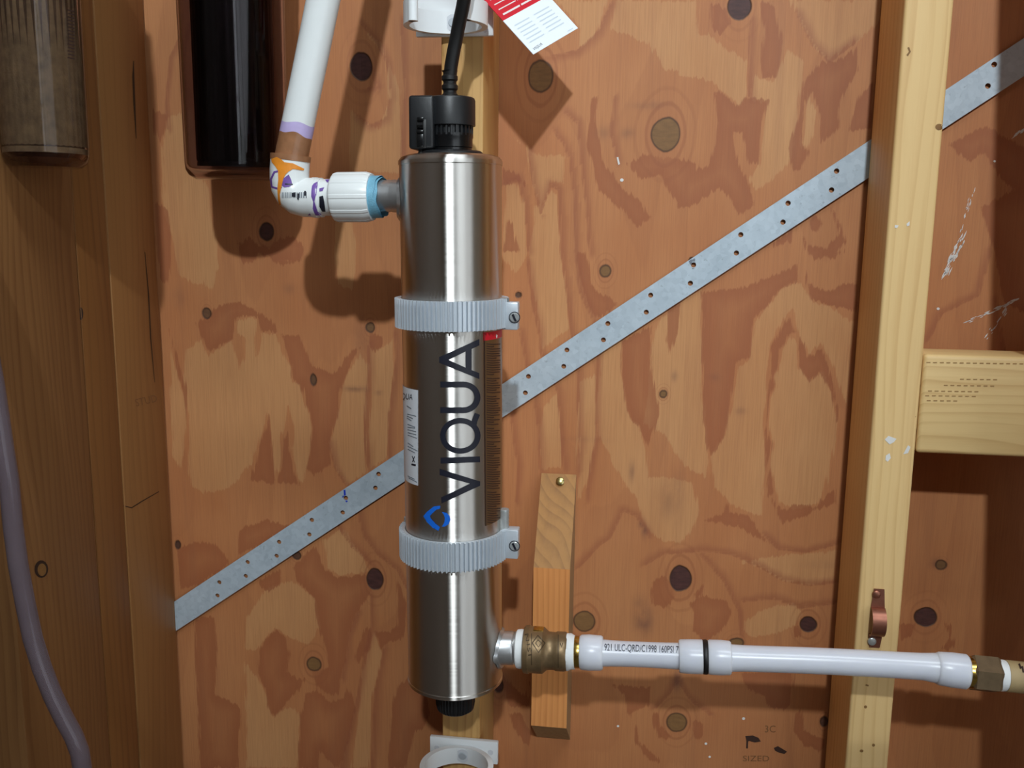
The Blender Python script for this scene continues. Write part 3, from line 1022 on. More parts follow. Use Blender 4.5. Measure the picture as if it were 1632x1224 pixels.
for x0, x1, z0, z1 in ((1.4, 1.45, .1, 2.05), (1.84, 1.89, .1, 2.05), (1.45, 1.84, .1, .15), (1.45, 1.84, 2.0, 2.05), (1.45, 1.84, 1.2, 1.23)):
    MB().box(x0, x1, YB + .002, YB + .03, z0, z1, .002).build('pane_frame', 'white_plastic', wn)
wn2 = MB().box(XR - .012, XR - .002, -3.25, -1.35, .3, 2.0).build('glow_pane_2', 'pane_glow_dim', smooth=False)  # second added emitter, unseen: broad steel reflection and fill
struct(wn2, 'wide glowing pane added on the far side wall as fill light')
for y0, y1, z0, z1 in ((-3.30, -3.25, .25, 2.05), (-1.35, -1.30, .25, 2.05), (-3.25, -1.35, .25, .3), (-3.25, -1.35, 2.0, 2.05), (-2.53, -2.47, .3, 2.0)):
    MB().box(XR - .03, XR - .002, y0, y1, z0, z1, .002).build('pane_frame', 'white_plastic', wn2)
lp = thing('ceiling_lamp', (LAMP[0], LAMP[1], 2.75), 'reflector bulb holder on the shed ceiling behind the viewer', 'lamp')
MB().lathe((LAMP[0], LAMP[1], 3.0), (LAMP[0], LAMP[1], 2.4), [(0, .05), (.012, .05), (.02, .03), (.16, .025)], 32).build('holder', 'white_plastic', lp)

sl_ = thing('shop_light', (FILL_POS[0], FILL_POS[1], 2.94), 'long white tube fixture on the shed ceiling above the viewer', 'lamp')  # invented housing for the added fill light
MB().box(FILL_POS[0] - .64, FILL_POS[0] + .64, FILL_POS[1] - .08, FILL_POS[1] + .08, 2.945, 2.9995, .004).build('fixture', 'white_plastic', sl_)

# unseen stand-in plank, added to throw the dark band on the plywood
pl = MB()
a0, a1 = .343, .302
pl.hexa([(a0, -.175, .002), (a0 + .14, -.175, .002), (a0 + .14, -.14, .002), (a0, -.14, .002),
         (a1 - .12, -.175, 2.3), (a1 + .02, -.175, 2.3), (a1 + .02, -.14, 2.3), (a1 - .12, -.14, 2.3)], .002)
PLANK = pl

# ------------------------------------------------------------------ studs and boards
SD = .076          # stud depth
cs = MB().box(XL - .036, XL, -SD, -.0036, Z0, Z1, .0012).build('corner_stud', 'corner_a')
tag(cs, 'light brown corner stud touching the left edge of the plywood', 'stud')
hb = [PX(112, 290, XL), PX(148, 740, XL), PX(180, 1224, XL)]
h2 = -float(np.mean([p[1] for p in hb]))
cb = MB().box(XL - .036, XL - .0006, -h2 + .0008, -SD - .0008, Z0, Z1, .0012).build('corner_stud', 'corner_b')
tag(cb, 'narrow dark brown stud edge between the two wider corner boards', 'stud')
cc = MB().box(XL - .036, XL - .0003, -h2 - .10, -h2 - .0008, Z0, Z1, .0012).build('corner_stud', 'corner_c')
tag(cc, 'wide knotty corner board at the far left behind the hose', 'stud')

cen = MB().box(-.1545, -.1229, -SD, -.0036, Z0, Z1, .0015).build('wall_stud', 'stud_brown')
tag(cen, 'brown wooden stud behind the steel chamber', 'stud')
rs = MB().box(.1668, .1985, -SD, -.0036, Z0, Z1, .0022, 3).build('wall_stud', 'stud_yellow')
tag(rs, 'pale yellow pine stud running up the right side', 'stud')
bl = MB().box(.1990, .78, -SD, -.0380, .8858, .9585, .003, 3).build('blocking', 'block_yellow')
tag(bl, 'pale horizontal blocking board butted against the yellow pine stud', 'board')
rs2 = MB().box(.782, .82, -SD, -.0036, Z0, Z1, .002).build('wall_stud', 'stud_yellow')
tag(rs2, 'pine stud at the far right end of the blocking board', 'stud')

lean = PLANK.build('shade_plank', 'stud_brown')
tag(lean, 'brown plank added out of view to shade the plywood', 'plank')

# short bevelled brace board right of the chamber
hb_ = .050
bx0, bx1 = P(850, 930, hb_)[0], P(908, 930, hb_)[0]
zt = P(893, 756, 0.003)[2]
zk = P(880, 906, hb_)[2]
zb = P(880, 1159, hb_)[2]
zu = P(890, 1187, .02)[2]
zu = zb - .004
br = thing('brace_block', ((bx0 + bx1) / 2, -.02, zu - .01), 'short wooden brace with slanted end-grain top behind the brass coupling', 'wood block')
m = MB()
x0, x1 = bx0, bx1
m.add([(x0, -hb_, zb), (x1, -hb_, zb), (x1, -hb_, zk), (x0, -hb_, zk)], [(0, 1, 2, 3)])
m.build('front_face', 'brace_orange', br, smooth=False)
m = MB()
zlow = P(885, 1187, .012)[2]
m.add([(x0, -hb_, zb), (x1, -hb_, zb), (x1, -.0016, zlow), (x0, -.0016, zlow),
       (x0, -hb_, zk), (x1, -hb_, zk), (x1, -.0016, zt), (x0, -.0016, zt)],
      [(0, 3, 2, 1), (1, 2, 6, 5), (3, 0, 4, 7), (2, 3, 7, 6)])
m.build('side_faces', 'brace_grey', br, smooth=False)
m = MB()
m.add([(x0, -hb_, zk), (x1, -hb_, zk), (x1, -.0016, zt), (x0, -.0016, zt)], [(0, 1, 2, 3)])
bevel_o = m.build('slanted_top', 'endgrain', br, smooth=False)
bevel_o['label'] = 'slanted end-grain top'
sp = P(893, 768, .006)
MB().lathe(sp + np.array((0, -.0015, .001)), sp + np.array((0, -1.0, .5)), [(0, .0032), (.0012, .0036), (.002, .0022)], 16).build('screw', 'screw_yellow', br)

# ------------------------------------------------------------------ galvanized strap
def strap():
    a0 = [wall_xz(287, 954), wall_xz(1385, 222)]
    b0 = [wall_xz(287, 999), wall_xz(1385, 284)]
    mid0 = (np.array(a0[0]) + np.array(b0[0])) / 2
    mid1 = (np.array(a0[1]) + np.array(b0[1])) / 2
    d = (mid1 - mid0) / np.linalg.norm(mid1 - mid0)
    n = np.array((-d[1], d[0]))
    wd = (abs((np.array(a0[0]) - mid0) @ n) + abs((np.array(a0[1]) - mid1) @ n)) / 2
    u0, u1 = -.02, np.linalg.norm(mid1 - mid0) + .42
    loops = [[(u0, -wd), (u1, -wd), (u1, wd), (u0, wd)]]
    hp = [(1332, 273), (1324, 303), (1255, 324), (1247, 354), (1180, 374), (1173, 403), (1105, 422), (1100, 451), (1037, 470), (1030, 497), (969, 515), (962, 541), (904, 557), (899, 583), (843, 599), (838, 625), (499, 827), (495, 850), (447, 862), (443, 884), (397, 894), (394, 916), (553, 792), (548, 815), (605, 754), (600, 776), (1582, 104), (1572, 138), (352, 926), (349, 947)]
    for p in hp:
        q = np.array(wall_xz(*p)) - mid0
        cu, cv = q @ d, q @ n
        loops.append([(cu + .0021 * math.cos(k * math.pi / 6), cv + .0021 * math.sin(k * math.pi / 6)) for k in range(12)])
    pts, edges = [], []
    for lp in loops:
        k = len(pts)
        pts += lp
        edges += [(k + i, k + (i + 1) % len(lp)) for i in range(len(lp))]
    r = delaunay_2d_cdt([Vector(p) for p in pts], edges, [], 0, 1e-7)
    v = [(p[0], p[1]) for p in r[0]]
    f = []
    for tr in r[2]:
        cx = sum(v[i][0] for i in tr) / 3
        cy = sum(v[i][1] for i in tr) / 3
        if inside(loops, cx, cy):
            f.append(tuple(tr))
    n3 = len(v)
    vs = []
    for y in (-.0022, -.0034):
        for a, b in v:
            p = mid0 + d * a + n * b
            vs.append((p[0], y, p[1]))
    fs = [t for t in f] + [tuple(i + n3 for i in t) for t in f]
    cnt = {}
    for t in f:
        for i in range(3):
            e = tuple(sorted((t[i], t[(i + 1) % 3])))
            cnt[e] = cnt.get(e, 0) + 1
    fs += [(a, b, b + n3, a + n3) for (a, b), c in cnt.items() if c == 1]
    o = MB().add(vs, fs).build('metal_strap', 'galvanized', smooth=False)
    tag(o, 'perforated galvanized steel strap running diagonally across the plywood', 'strap')
    decal('ink_mark', [o], [[stroke([(549, 778), (550, 792), (553, 800)], 3)], [stroke([(546, 791), (552, 794)], 3)]], 'ink_blue', o, 2.0)
    decal('smudge', [o], [[arc(1102, 414, 6, 5, 0, 330, 10)], [stroke([(1101, 418), (1106, 428)], 5)]], 'ink_grey', o, 3.0)
    return o


strap()

# ------------------------------------------------------------------ steel chamber
HC = .13
ctop, cbot = P(718, 258, HC), P(725.5, 1079, HC)
CR = .0352
AX = (cbot - ctop) / np.linalg.norm(cbot - ctop)      # pointing down
CLEN = float(np.linalg.norm(cbot - ctop))


def on_axis(py, front):
    """point of the axis whose front surface is seen at height py"""
    lo, hi = 0.0, CLEN
    for _ in range(40):
        md = (lo + hi) / 2
        p = ctop + AX * md + np.array((0, -front, 0))
        v = p - CAM
        y = 612 - F * (v @ UP) / (v @ FW)
        if y < py:
            lo = md
        else:
            hi = md
    return ctop + AX * lo


ch = thing('uv_chamber', cbot, 'tall polished stainless steel water chamber with VIQUA lettering', 'water purifier')
prof = [(-.0045, .024), (-.0042, .030), (-.0028, .0338), (-.0008, CR + .0002), (0, CR + .0005), (.0022, CR + .0005), (.0026, CR)]
n = 40
prof += [(.0026 + (CLEN - .0052) * i / n, CR) for i in range(1, n)]
prof += [(CLEN - .0026, CR), (CLEN - .0022, CR + .0005), (CLEN, CR + .0005), (CLEN + .001, CR - .001), (CLEN + .003, .028), (CLEN + .0035, .02)]
body = MB().lathe(ctop, cbot, prof, 128).build('chamber_body', 'polished_steel', ch, angle=30)

# inlet port (left) and outlet port (right)
pi0, pi1 = P(660, 313, HC), P(600, 312, HC)
rp = 25 * S(620, 312, HC)
d_ = float(np.linalg.norm(pi1 - pi0))
MB().lathe(pi0, pi1, [(-.01, rp), (d_ - .012, rp), (d_ - .011, rp * .96), (d_ - .009, rp), (d_ - .007, rp * .94), (d_ - .004, rp), (d_, rp * .9)], 40).build('inlet_port', 'steel_bright', ch)
wp = ctop + AX * (AX @ (P(700, 318, HC) - ctop))
wv = []
ew = np.array((1.0, 0, 0)) - AX * AX[0]
ew /= np.linalg.norm(ew)
ef = np.cross(AX, ew)
if ef[1] > 0:
    ef = -ef


def weld_ring(name, centre, side, r_in, r_out, mat):
    """raised weld bead hugging the chamber wall round a port"""
    mb = MB()
    vs, fs = [], []
    N = 40
    for i in range(N):
        t = 2 * math.pi * i / N
        wob = 1 + .06 * math.sin(5 * t + 1) + .04 * math.sin(9 * t)
        for r, up in ((r_in * .92, .0016), ((r_in + r_out) / 2, .0022), (r_out * wob, .0002)):
            u, v = r * math.cos(t), r * math.sin(t)
            ang = u / CR
            out = ew * side * math.cos(ang) + ef * math.sin(ang)
            vs.append(centre + out * (CR + up) + AX * v)
    for i in range(N):
        j = (i + 1) % N
        for k in range(2):
            fs.append((i * 3 + k, j * 3 + k, j * 3 + k + 1, i * 3 + k + 1))
    return mb.add(vs, fs).build(name, mat, ch)


weld_ring('weld_bead', wp, -1, rp, rp * 1.32, 'steel_bright')
po0, po1 = P(775, 1032, HC), P(830, 1033, HC)
d_ = float(np.linalg.norm(po1 - po0))
ro = 26 * S(810, 1033, HC)
MB().lathe(po0, po1, [(-.01, ro), (d_ - .006, ro), (d_ - .005, ro * .95), (d_ - .003, ro), (d_, ro * .95)], 40).build('outlet_port', 'steel_bright', ch)
wp2 = ctop + AX * (AX @ (P(760, 1030, HC) - ctop))
weld_ring('weld_bead', wp2, 1, ro, ro * 1.25, 'steel_bright')

# black ribbed knob under the chamber
kb = cbot + AX * .002
kr = 30 * S(727, 1110, HC)
MB().lathe(kb, kb + AX, [(0, kr), (.018, kr), (.0225, kr * .93), (.024, kr * .8)], 144,
           rfun=lambda th, d, r: r * (1 + (.025 if math.cos(36 * th) > 0 else -.025) * (1 if .0 < d < .023 else 0))).build('drain_knob', 'black_plastic', ch, angle=25)

# lettering, logo, labels
s_ = 3.71


def L_(pts):
    return C(620, 530, s_, pts)


W_ = 9.3
letters = []
letters.append([L_([(300, 805), (300, 842), (478, 893), (308, 975), (311, 1010), (538, 905), (538, 880)])])                     # V
letters.append([stroke(L_([(305, 757), (537, 749)]), W_)])                                                                   # I
letters.append([arc(620 + 421 / s_, 530 + 610 / s_, 119 / s_, 106 / s_, 0, 350, 40), arc(620 + 421 / s_, 530 + 610 / s_, 87 / s_, 74 / s_, 0, 350, 40)])
letters.append([stroke(L_([(500, 548), (506, 520), (522, 480)]) + L_([(538, 478)])[:0], W_ * .95)])
upts = [(303, 307)] + [(440, 307)] + [(440 + 82 * math.sin(math.radians(a)), 383 - 76 * math.cos(math.radians(a))) for a in range(10, 171, 10)] + [(440, 459), (303, 459)]
letters.append([stroke(L_(upts), W_)])
letters.append([L_([(297, 145), (533, 38), (533, 75), (488, 97), (488, 222), (533, 240), (533, 275), (297, 178)]), L_([(352, 161), (452, 112), (452, 207)])])
for lt in letters:
    decal('lettering', [body], [lt], 'ink_dark', ch, 3.0, .00025)
lg = [[L_([(302, 1024), (265, 1028), (225, 1060), (204, 1085), (225, 1120), (260, 1155), (292, 1172), (302, 1150), (275, 1130), (247, 1098), (243, 1085), (255, 1070), (280, 1047), (303, 1040)])],
      [L_([(313, 1060), (340, 1066), (358, 1083), (363, 1105), (354, 1131), (330, 1147), (311, 1146), (321, 1135), (329, 1115), (330, 1095), (325, 1078)])]]
decal('logo', [body], lg, 'logo_blue', ch, 3.0, .00025)


def chamber_patch(name, px_edge, y0, y1, ang_out, mat, side, off, parent=ch, corner=0.0):
    """label wrapped round the chamber from the pixel column px_edge outwards over ang_out degrees"""
    tree = bvh([body])
    pa, pb = cast(tree, px_edge, y0, 0), cast(tree, px_edge, y1, 0)
    mb = MB()
    N, K = 16, 14
    vs = []
    for p, wgt in ((pa, 0), (pb, 1)):
        pass
    for i in range(N + 1):
        t = i / N
        base = pa + (pb - pa) * t
        ax = ctop + AX * (AX @ (base - ctop))
        r0 = base - ax
        r0 = r0 / np.linalg.norm(r0)
        tq = np.cross(AX, r0)
        if tq[0] * side < 0:
            tq = -tq
        for k in range(K + 1):
            a = math.radians(ang_out) * k / K
            vs.append(ax + (r0 * math.cos(a) + tq * math.sin(a)) * (CR + off))
    fs = [(i * (K + 1) + k, i * (K + 1) + k + 1, (i + 1) * (K + 1) + k + 1, (i + 1) * (K + 1) + k) for i in range(N) for k in range(K)]
    return mb.add(vs, fs).build(name, mat, parent)


lab = chamber_patch('rating_label', 666.5, 622, 774, 75, 'label_white', -1, .00025)
lab['label'] = 'white rating label on the chamber side'
lp_ = lambda pts: C(630, 600, 6.44, pts)
text_decal('label_print', [lab], 'VIQUA', (632.5, 637), (657.5, 639), 11, 'ink_dark', lab, .0002)
rows = [(120, 300, 165, 330), (125, 385, 215, 408), (122, 405, 182, 432), (122, 425, 168, 455), (128, 490, 205, 520), (128, 520, 205, 530), (128, 545, 238, 572), (130, 575, 238, 604), (130, 600, 240, 640), (130, 680, 185, 720), (130, 715, 230, 765), (130, 745, 205, 785), (130, 1020, 200, 1055), (140, 1040, 240, 1095)]
decal('label_print', [lab], [[stroke(lp_([(a, b), (c, d)]), 1.3)] for a, b, c, d in rows], 'ink_grey', lab, 3.0, .0002)
decal('label_print', [lab], [[stroke(lp_([(168, 900), (212, 912)]), 2.8)], [stroke(lp_([(175, 815), (200, 880)]), 1.2)], [stroke(lp_([(200, 820), (178, 878)]), 1.2)]], 'ink_dark', lab, 3.0, .0002)

wl = chamber_patch('warning_label', 773, 531, 838, 52, 'label_clear', 1, .0002)
wl['label'] = 'amber clear label with fine print'
wred = chamber_patch('warning_banner', 770.5, 530, 543, 46, 'tag_red', 1, .0003)
wred['label'] = 'red banner at the head of the fine print'
text_decal('label_print', [wred], '!', (790, 541), (792.5, 541), 8, 'white_print', wred, .0002)
rws = []
y = 548.0
while y < 834:
    x = 775 + 1.2 * (y - 548) / 290
    end = 797 - random.choice((0, 0, 1, 3, 6, 10))
    rws.append([stroke([(x, y), (x + 9, y + 1.0), (end, y + .2)], 1.7)])
    y += 3.7 if random.random() < .9 else 6.5
decal('label_print', [wl], rws, 'ink_brown', wl, 4.0, .0002)
decal('label_border', [body], [[stroke([(772, 531), (774, 838)], 1.4)]], 'ink_brown', ch, 3.0, .0003)

# ------------------------------------------------------------------ ribbed clamps
def clamp(py_mid, h_px, label, bolt_left, ty0, ty1):
    ro_, ri_ = .0400, CR + .0004
    c = on_axis(py_mid, ro_)
    hh = h_px * S(718, py_mid, HC + ro_) / 2
    t = thing('ribbed_clamp', c + np.array((0, 0, -hh)), label, 'clamp', 'ribbed metal clamps round the chamber')
    teeth = 76

    def rf(th, d, r):
        if r < ro_ - .0035:
            return r
        ph = (th * teeth / (2 * math.pi)) % 1.0
        return r if ph < .32 else r - .0026
    p0 = c - AX * hh
    MB().lathe(p0, c, [(0, ri_), (0, ro_), (2 * hh, ro_), (2 * hh, ri_)], teeth * 8, rfun=rf, closed=True).build('ring', 'clamp_alu', t, angle=20)
    xr = P(827, py_mid, HC)[0]
    xl = c[0] + ro_ - .0035
    yf = c[1] - .006
    tz0, tz1 = P(816, ty1, -yf)[2], P(816, ty0, -yf)[2]
    MB().box(xl, xr, yf, yf + .010, tz0, tz1, .0008).build('tab', 'clamp_alu', t)
    # foot between the ring and the stud
    MB().box(c[0] - .016, c[0] + .016, c[1] + ro_ - .003, -SD - .0002, c[2] - hh * .8, c[2] + hh * .8, .0006).build('mounting_foot', 'clamp_alu', t)
    sc = P(820, (ty0 + ty1) / 2 + 2, -yf)
    sc = np.array((sc[0], yf, sc[2]))
    so = MB().lathe(sc + np.array((0, .001, 0)), sc + np.array((0, -1, 0)), [(0, .0034), (.0016, .0034), (.0022, .0028)], 24).build('screw', 'zinc_screw', t)
    for q in (-1, 1):
        pass
    MB().lathe(sc + np.array((0, -.0001, 0)), sc + np.array((0, -1, 0)), [(0, .0040), (.0003, .0040)], 24).build('screw_recess', 'ink_dark', so)
    ang = .45
    MB().obox(sc + np.array((0, -.0014, 0)), (.0007 * math.cos(ang), 0, .0007 * math.sin(ang)), (0, .0004, 0), (-.0026 * math.sin(ang), 0, .0026 * math.cos(ang))).build('screw_slot', 'ink_dark', so)
    bp = np.array((xl + .0008, yf + .005, tz1))
    bh = .014 if bolt_left else .0028
    MB().lathe(bp - np.array((0, 0, .002)), bp + np.array((0, 0, 1)), [(0, .0038)] + [(.002 + bh * i / 12, .0038 if i % 2 else .0034) for i in range(13)], 20).build('bolt', 'zinc_screw', t)
    if bolt_left:
        bq = np.array((c[0] - ro_ + .0045, c[1] + .006, c[2] + hh - .002))
        MB().lathe(bq, bq + np.array((0, 0, 1)), [(0, .0036), (.005, .0036), (.0058, .0024), (.0088, .0022), (.0096, .001)], 20).build('bolt', 'zinc_screw', t)
    return t


clamp(505.5, 47.5, 'upper ribbed metal clamp above the VIQUA lettering', False, 482, 526)
clamp(890.5, 47.5, 'lower ribbed metal clamp below the blue logo', True, 845, 891)

# ------------------------------------------------------------------ lamp plug and cable
plg = thing('lamp_plug', ctop - AX * .004, 'black lamp plug and cable on top of the steel chamber', 'plug')
sp_ = S(718, 200, HC)
def up_at(py):
    p = P(718, py, HC)
    return ctop + AX * ((p - ctop) @ AX)


fl = up_at(250)
MB().lathe(up_at(251.5), up_at(200), [(0, 51 * sp_), (.0032, 51 * sp_), (.0042, 48 * sp_), (.0046, 36 * sp_)], 64).build('flange', 'black_plastic', plg)
MB().lathe(up_at(245), up_at(150), [(0, 34 * sp_), (.0035, 34 * sp_), (.004, 35 * sp_), (.0095, 35 * sp_), (.0105, 36 * sp_), (.013, 36 * sp_)], 64).build('lower_ring', 'black_gloss', plg)
MB().lathe(up_at(219), up_at(150), [(0, 35 * sp_), (.0008, 36 * sp_), (.0075, 36 * sp_), (.008, 34 * sp_)], 224,
           rfun=lambda th, d, r: r * (1.0 if (th * 28 / (2 * math.pi)) % 1 < .4 else .90)).build('ribbed_ring', 'black_plastic', plg, angle=20)
pc0 = up_at(202)
caplen = float(np.linalg.norm(up_at(156) - pc0))
MB().lathe(pc0, up_at(100), [(0, 36 * sp_), (.0004, 39.5 * sp_), (caplen - .002, 39.5 * sp_), (caplen - .0006, 38.3 * sp_), (caplen, 36 * sp_), (caplen + .0002, 12 * sp_)], 64).build('cap', 'black_plastic', plg)
hx0, hx1 = P(654, 200, HC + .012)[0], P(694, 200, HC + .012)[0]
hz0, hz1 = P(675, 248, HC + .012)[2], P(675, 153, HC + .012)[2]
lx0, lx1 = P(662.5, 200, HC + .0185)[0], P(679, 200, HC + .0185)[0]
lz0, lz1 = P(670, 236, HC + .0185)[2], P(670, 190, HC + .0185)[2]
yF = -HC - .0175
MB().box(hx0, hx1, yF, -HC + .012, hz0 + .004, hz1, .002, 3).build('latch_housing', 'black_plastic', plg)
MB().box(lx0, lx1, yF - .0004, yF + .002, lz0, lz1, .0003).build('recess_shade_plate', 'black_rubber', plg)  # raised dark plate in place of the shaded recess
lt = MB()
zmid = lz0 + (lz1 - lz0) * .55
lt.tube([(lx0 + .0010, yF - .0004, zmid + .0045), (lx1 - .0018, yF - .0004, zmid + .0045)], .0024, 12)
lt.box(lx0 + .0008, lx1 - .0016, yF - .0016, yF + .001, lz0 + .0008, zmid - .001, .0007)
lt.box(lx0 + .0008, lx1 - .0016, yF - .0024, yF + .001, zmid - .001, zmid + .0015, .0007)
lt.box(lx0 + .0008, lx1 - .0016, yF - .0014, yF + .001, zmid + .0072, lz1 + .0015, .0006)
lt.build('latch', 'black_gloss', plg)
MB().box(lx0 + .0006, lx0 + .0032, yF + .003, yF + .006, hz0 - .0005, hz0 + .005, .0004).build('latch_tooth', 'black_gloss', plg)
rl = up_at(157)
rr_ = []
dd = 0.0
for k in range(16):
    rr_.append((k * .0012, (12.5 if k % 5 < 3 else 10.2) * sp_))
MB().lathe(rl, up_at(100), rr_, 28).build('strain_relief', 'black_rubber', plg, angle=20)
cp = [up_at(150)] + [P(x, y, HC + o) for x, y, o in ((717, 125, 0), (719, 105, .001), (723, 82, .002), (727, 62, .003), (732, 36, .006), (737, 14, .009), (741, -8, .012), (744, -40, .016), (744, -80, .02), (740, -120, .022), (730, -170, .02))]
MB().tube(cp, 10.4 * sp_, 20).build('cable', 'black_rubber', plg)

# ------------------------------------------------------------------ white spring clips
def clip(cx, z0, z1, label, lip):
    cy = -SD - .0045 - .029
    t = thing('spring_clip', (cx, -SD, z0), label, 'clip', 'white plastic tube clips')
    MB().box(cx - .0285, cx + .0285, -SD - .0042, -SD - .0001, z0 - .001, z1 + (.02 if not lip else .005), .0008).build('base_plate', 'white_plastic', t)
    mb = MB()
    N = 48
    prof2 = []
    for i in range(N + 1):
        a = math.radians(90 + 138 * (2 * i / N - 1))
        prof2.append((cx + math.cos(a), cy + math.sin(a), math.cos(a), math.sin(a)))
    ri, ro = .0250, .0292
    vs, fs = [], []
    for i in range(N + 1):
        ca, sa = prof2[i][2], prof2[i][3]
        for r, z in ((ri, z0), (ro, z0), (ro, z1), (ri, z1)):
            vs.append((cx + ca * r, cy + sa * r, z))
    for i in range(N):
        for k in range(4):
            k2 = (k + 1) % 4
            fs.append((i * 4 + k, (i + 1) * 4 + k, (i + 1) * 4 + k2, i * 4 + k2))
    fs += [(0, 1, 2, 3), (N * 4 + 3, N * 4 + 2, N * 4 + 1, N * 4)]
    mb.add(vs, fs).build('ring', 'white_plastic', t, angle=40)
    for sd in (-1, 1):
        a = math.radians(90 + sd * 138)
        e = np.array((cx + math.cos(a) * (ri + ro) / 2, cy + math.sin(a) * (ri + ro) / 2, z0))
        MB().lathe(e, e + np.array((0, 0, 1)), [(0, .0034), (z1 - z0, .0034)], 20).build('lip', 'white_plastic', t)
    hz = (z0 + z1) / 2
    MB().lathe((cx, cy + ri - .0004, hz), (cx, 5, hz), [(0, .0058), (.0012, .0058)], 24).build('screw_recess', 'label_white', t)
    MB().lathe((cx, cy + ri - .0012, hz), (cx, 5, hz), [(0, .0028), (.001, .0036)], 20).build('screw', 'clamp_alu', t)
    for sd in (-1, 1):
        MB().lathe((cx + sd * .0225, -SD - .0046, z0 + .0035 if not lip else z1 - .0045), (cx + sd * .0225, 5, z0), [(0, .0022), (.0008, .0024)], 16).build('peg', 'label_white', t)
    return t


zu0 = P(710, 44, SD + .03)[2]
clip(P(712, 30, SD + .03)[0], zu0, zu0 + .015, 'white plastic clip above the black plug', False)
zl1 = P(735, 1178, SD + .004)[2]
clip(P(731, 1200, SD + .02)[0] + .001, zl1 - .019, zl1 - .005, 'white plastic clip below the chamber at the bottom edge', True)

# ------------------------------------------------------------------ paper tag
def paper_tag():
    c_r, c_b = P(921, 45, .066), P(850, 87, .100)
    e = c_b - c_r                                # along the short lower edge
    mid_l = P(797, 36, .100)
    up = mid_l - c_b                             # along the left edge, upwards
    # make the sheet a rectangle
    eu = e / np.linalg.norm(e)
    up = up - eu * (up @ eu)
    upn = up / np.linalg.norm(up)
    ln = float(np.linalg.norm(up))
    t = thing('paper_tag', c_b, 'red and white paper tag hanging right of the cable', 'tag')
    nrm = np.cross(eu, upn)
    wd = float(np.linalg.norm(e))
    cen_w = (c_r + c_b) / 2
    sheet = MB().obox(cen_w + upn * ln / 2, eu * wd / 2, upn * ln / 2, nrm * .0002).build('white_panel', 'tag_white', t, smooth=False)
    red = MB().obox(cen_w + upn * (ln + .030), eu * wd / 2, upn * .030, nrm * .0002).build('red_panel', 'tag_red', t, smooth=False)

    def q(a, b):                                 # a along the lower edge from the left corner, b up
        p = c_b - eu * wd * a + upn * b
        v = p - CAM
        z = v @ FW
        return (816 + F * (v @ RT) / z, 612 - F * (v @ UP) / z)
    rows = []
    for k in range(6):
        b = ln * (.28 + .10 * k)
        rows.append([stroke([q(.10, b), q(.42, b)], 1.6)])
        rows.append([stroke([q(.52, b), q(.86, b)], 1.6)])
    decal('form_lines', [sheet], rows, 'ink_faint', sheet, 6.0, .0002)
    text_decal('print', [sheet], 'VIQUA', q(.06, ln * .06), q(.26, ln * .075), 5.0, 'ink_grey', sheet, .0002)
    decal('print', [sheet], [[stroke([q(.80, ln * .06), q(.92, ln * .06)], 1.2)]], 'ink_faint', sheet, 6.0, .0002)
    rows = []
    for k in range(8):
        b = ln + .004 + .0046 * k
        rows.append([stroke([q(.08, b), q(.44, b)], 3.0 if k == 0 else 1.7)])
        rows.append([stroke([q(.47, b), q(.90 if k % 3 else .82, b)], 3.0 if k == 0 else 1.7)])
    decal('print', [red], rows, 'white_print', red, 6.0, .0002)
    hang = c_b - eu * wd * .5 + upn * (ln + .055)
    MB().tube([hang, hang + np.array((-.004, .002, .02)), hang + np.array((-.02, .0, .04)), P(740, -120, HC + .022)], .0006, 6).build('string', 'white_plastic', t)


paper_tag()

# ------------------------------------------------------------------ white PVC inlet
pv = thing('pvc_inlet', P(462, 330, HC), 'white PVC elbow pipe stained with purple primer and orange glue', 'pipe')
se = S(462, 300, HC)
path = [(514, 315), (500, 315), (486, 314.5), (476, 312), (468, 306), (463, 297), (461.5, 285), (461.5, 272), (463, 250)]
elbow = MB().tube([P(x, y, HC) for x, y in path], 29.5 * se, 48).build('elbow', 'pvc', pv)
for a, b in (((462.7, 256), (463.3, 247)),):
    MB().tube([P(*a, HC), P(*b, HC)], 30.2 * se, 48).build('elbow_rim', 'glue_brown', pv)
MB().tube([P(507, 315, HC), P(500, 315, HC)], 30.3 * se, 48).build('elbow_rim', 'pvc', pv)
pp = [P(x, y, HC + o) for x, y, o in ((464, 252, 0), (470, 222, 0), (495, 100, 0), (516, -4, 0), (540, -120, 0), (566, -250, 0))]
pipe = MB().tube(pp, 24.3 * se, 48).build('pipe', 'pvc', pv)
pdir = (pp[2] - pp[1]) / np.linalg.norm(pp[2] - pp[1])


def band(name, p0, axis, r, lo, hi, mat, parent, n=64):
    e1, e2 = frame(axis)
    vs, fs = [], []
    for i in range(n):
        t = 2 * math.pi * i / n
        o = (e1 * math.cos(t) + e2 * math.sin(t)) * r
        a, b = lo(t), hi(t)
        for k in range(5):
            vs.append(p0 + o + axis * (a + (b - a) * k / 4))
    for i in range(n):
        j = (i + 1) % n
        for k in range(4):
            fs.append((i * 5 + k, j * 5 + k, j * 5 + k + 1, i * 5 + k + 1))
    return MB().add(vs, fs).build(name, mat, parent)


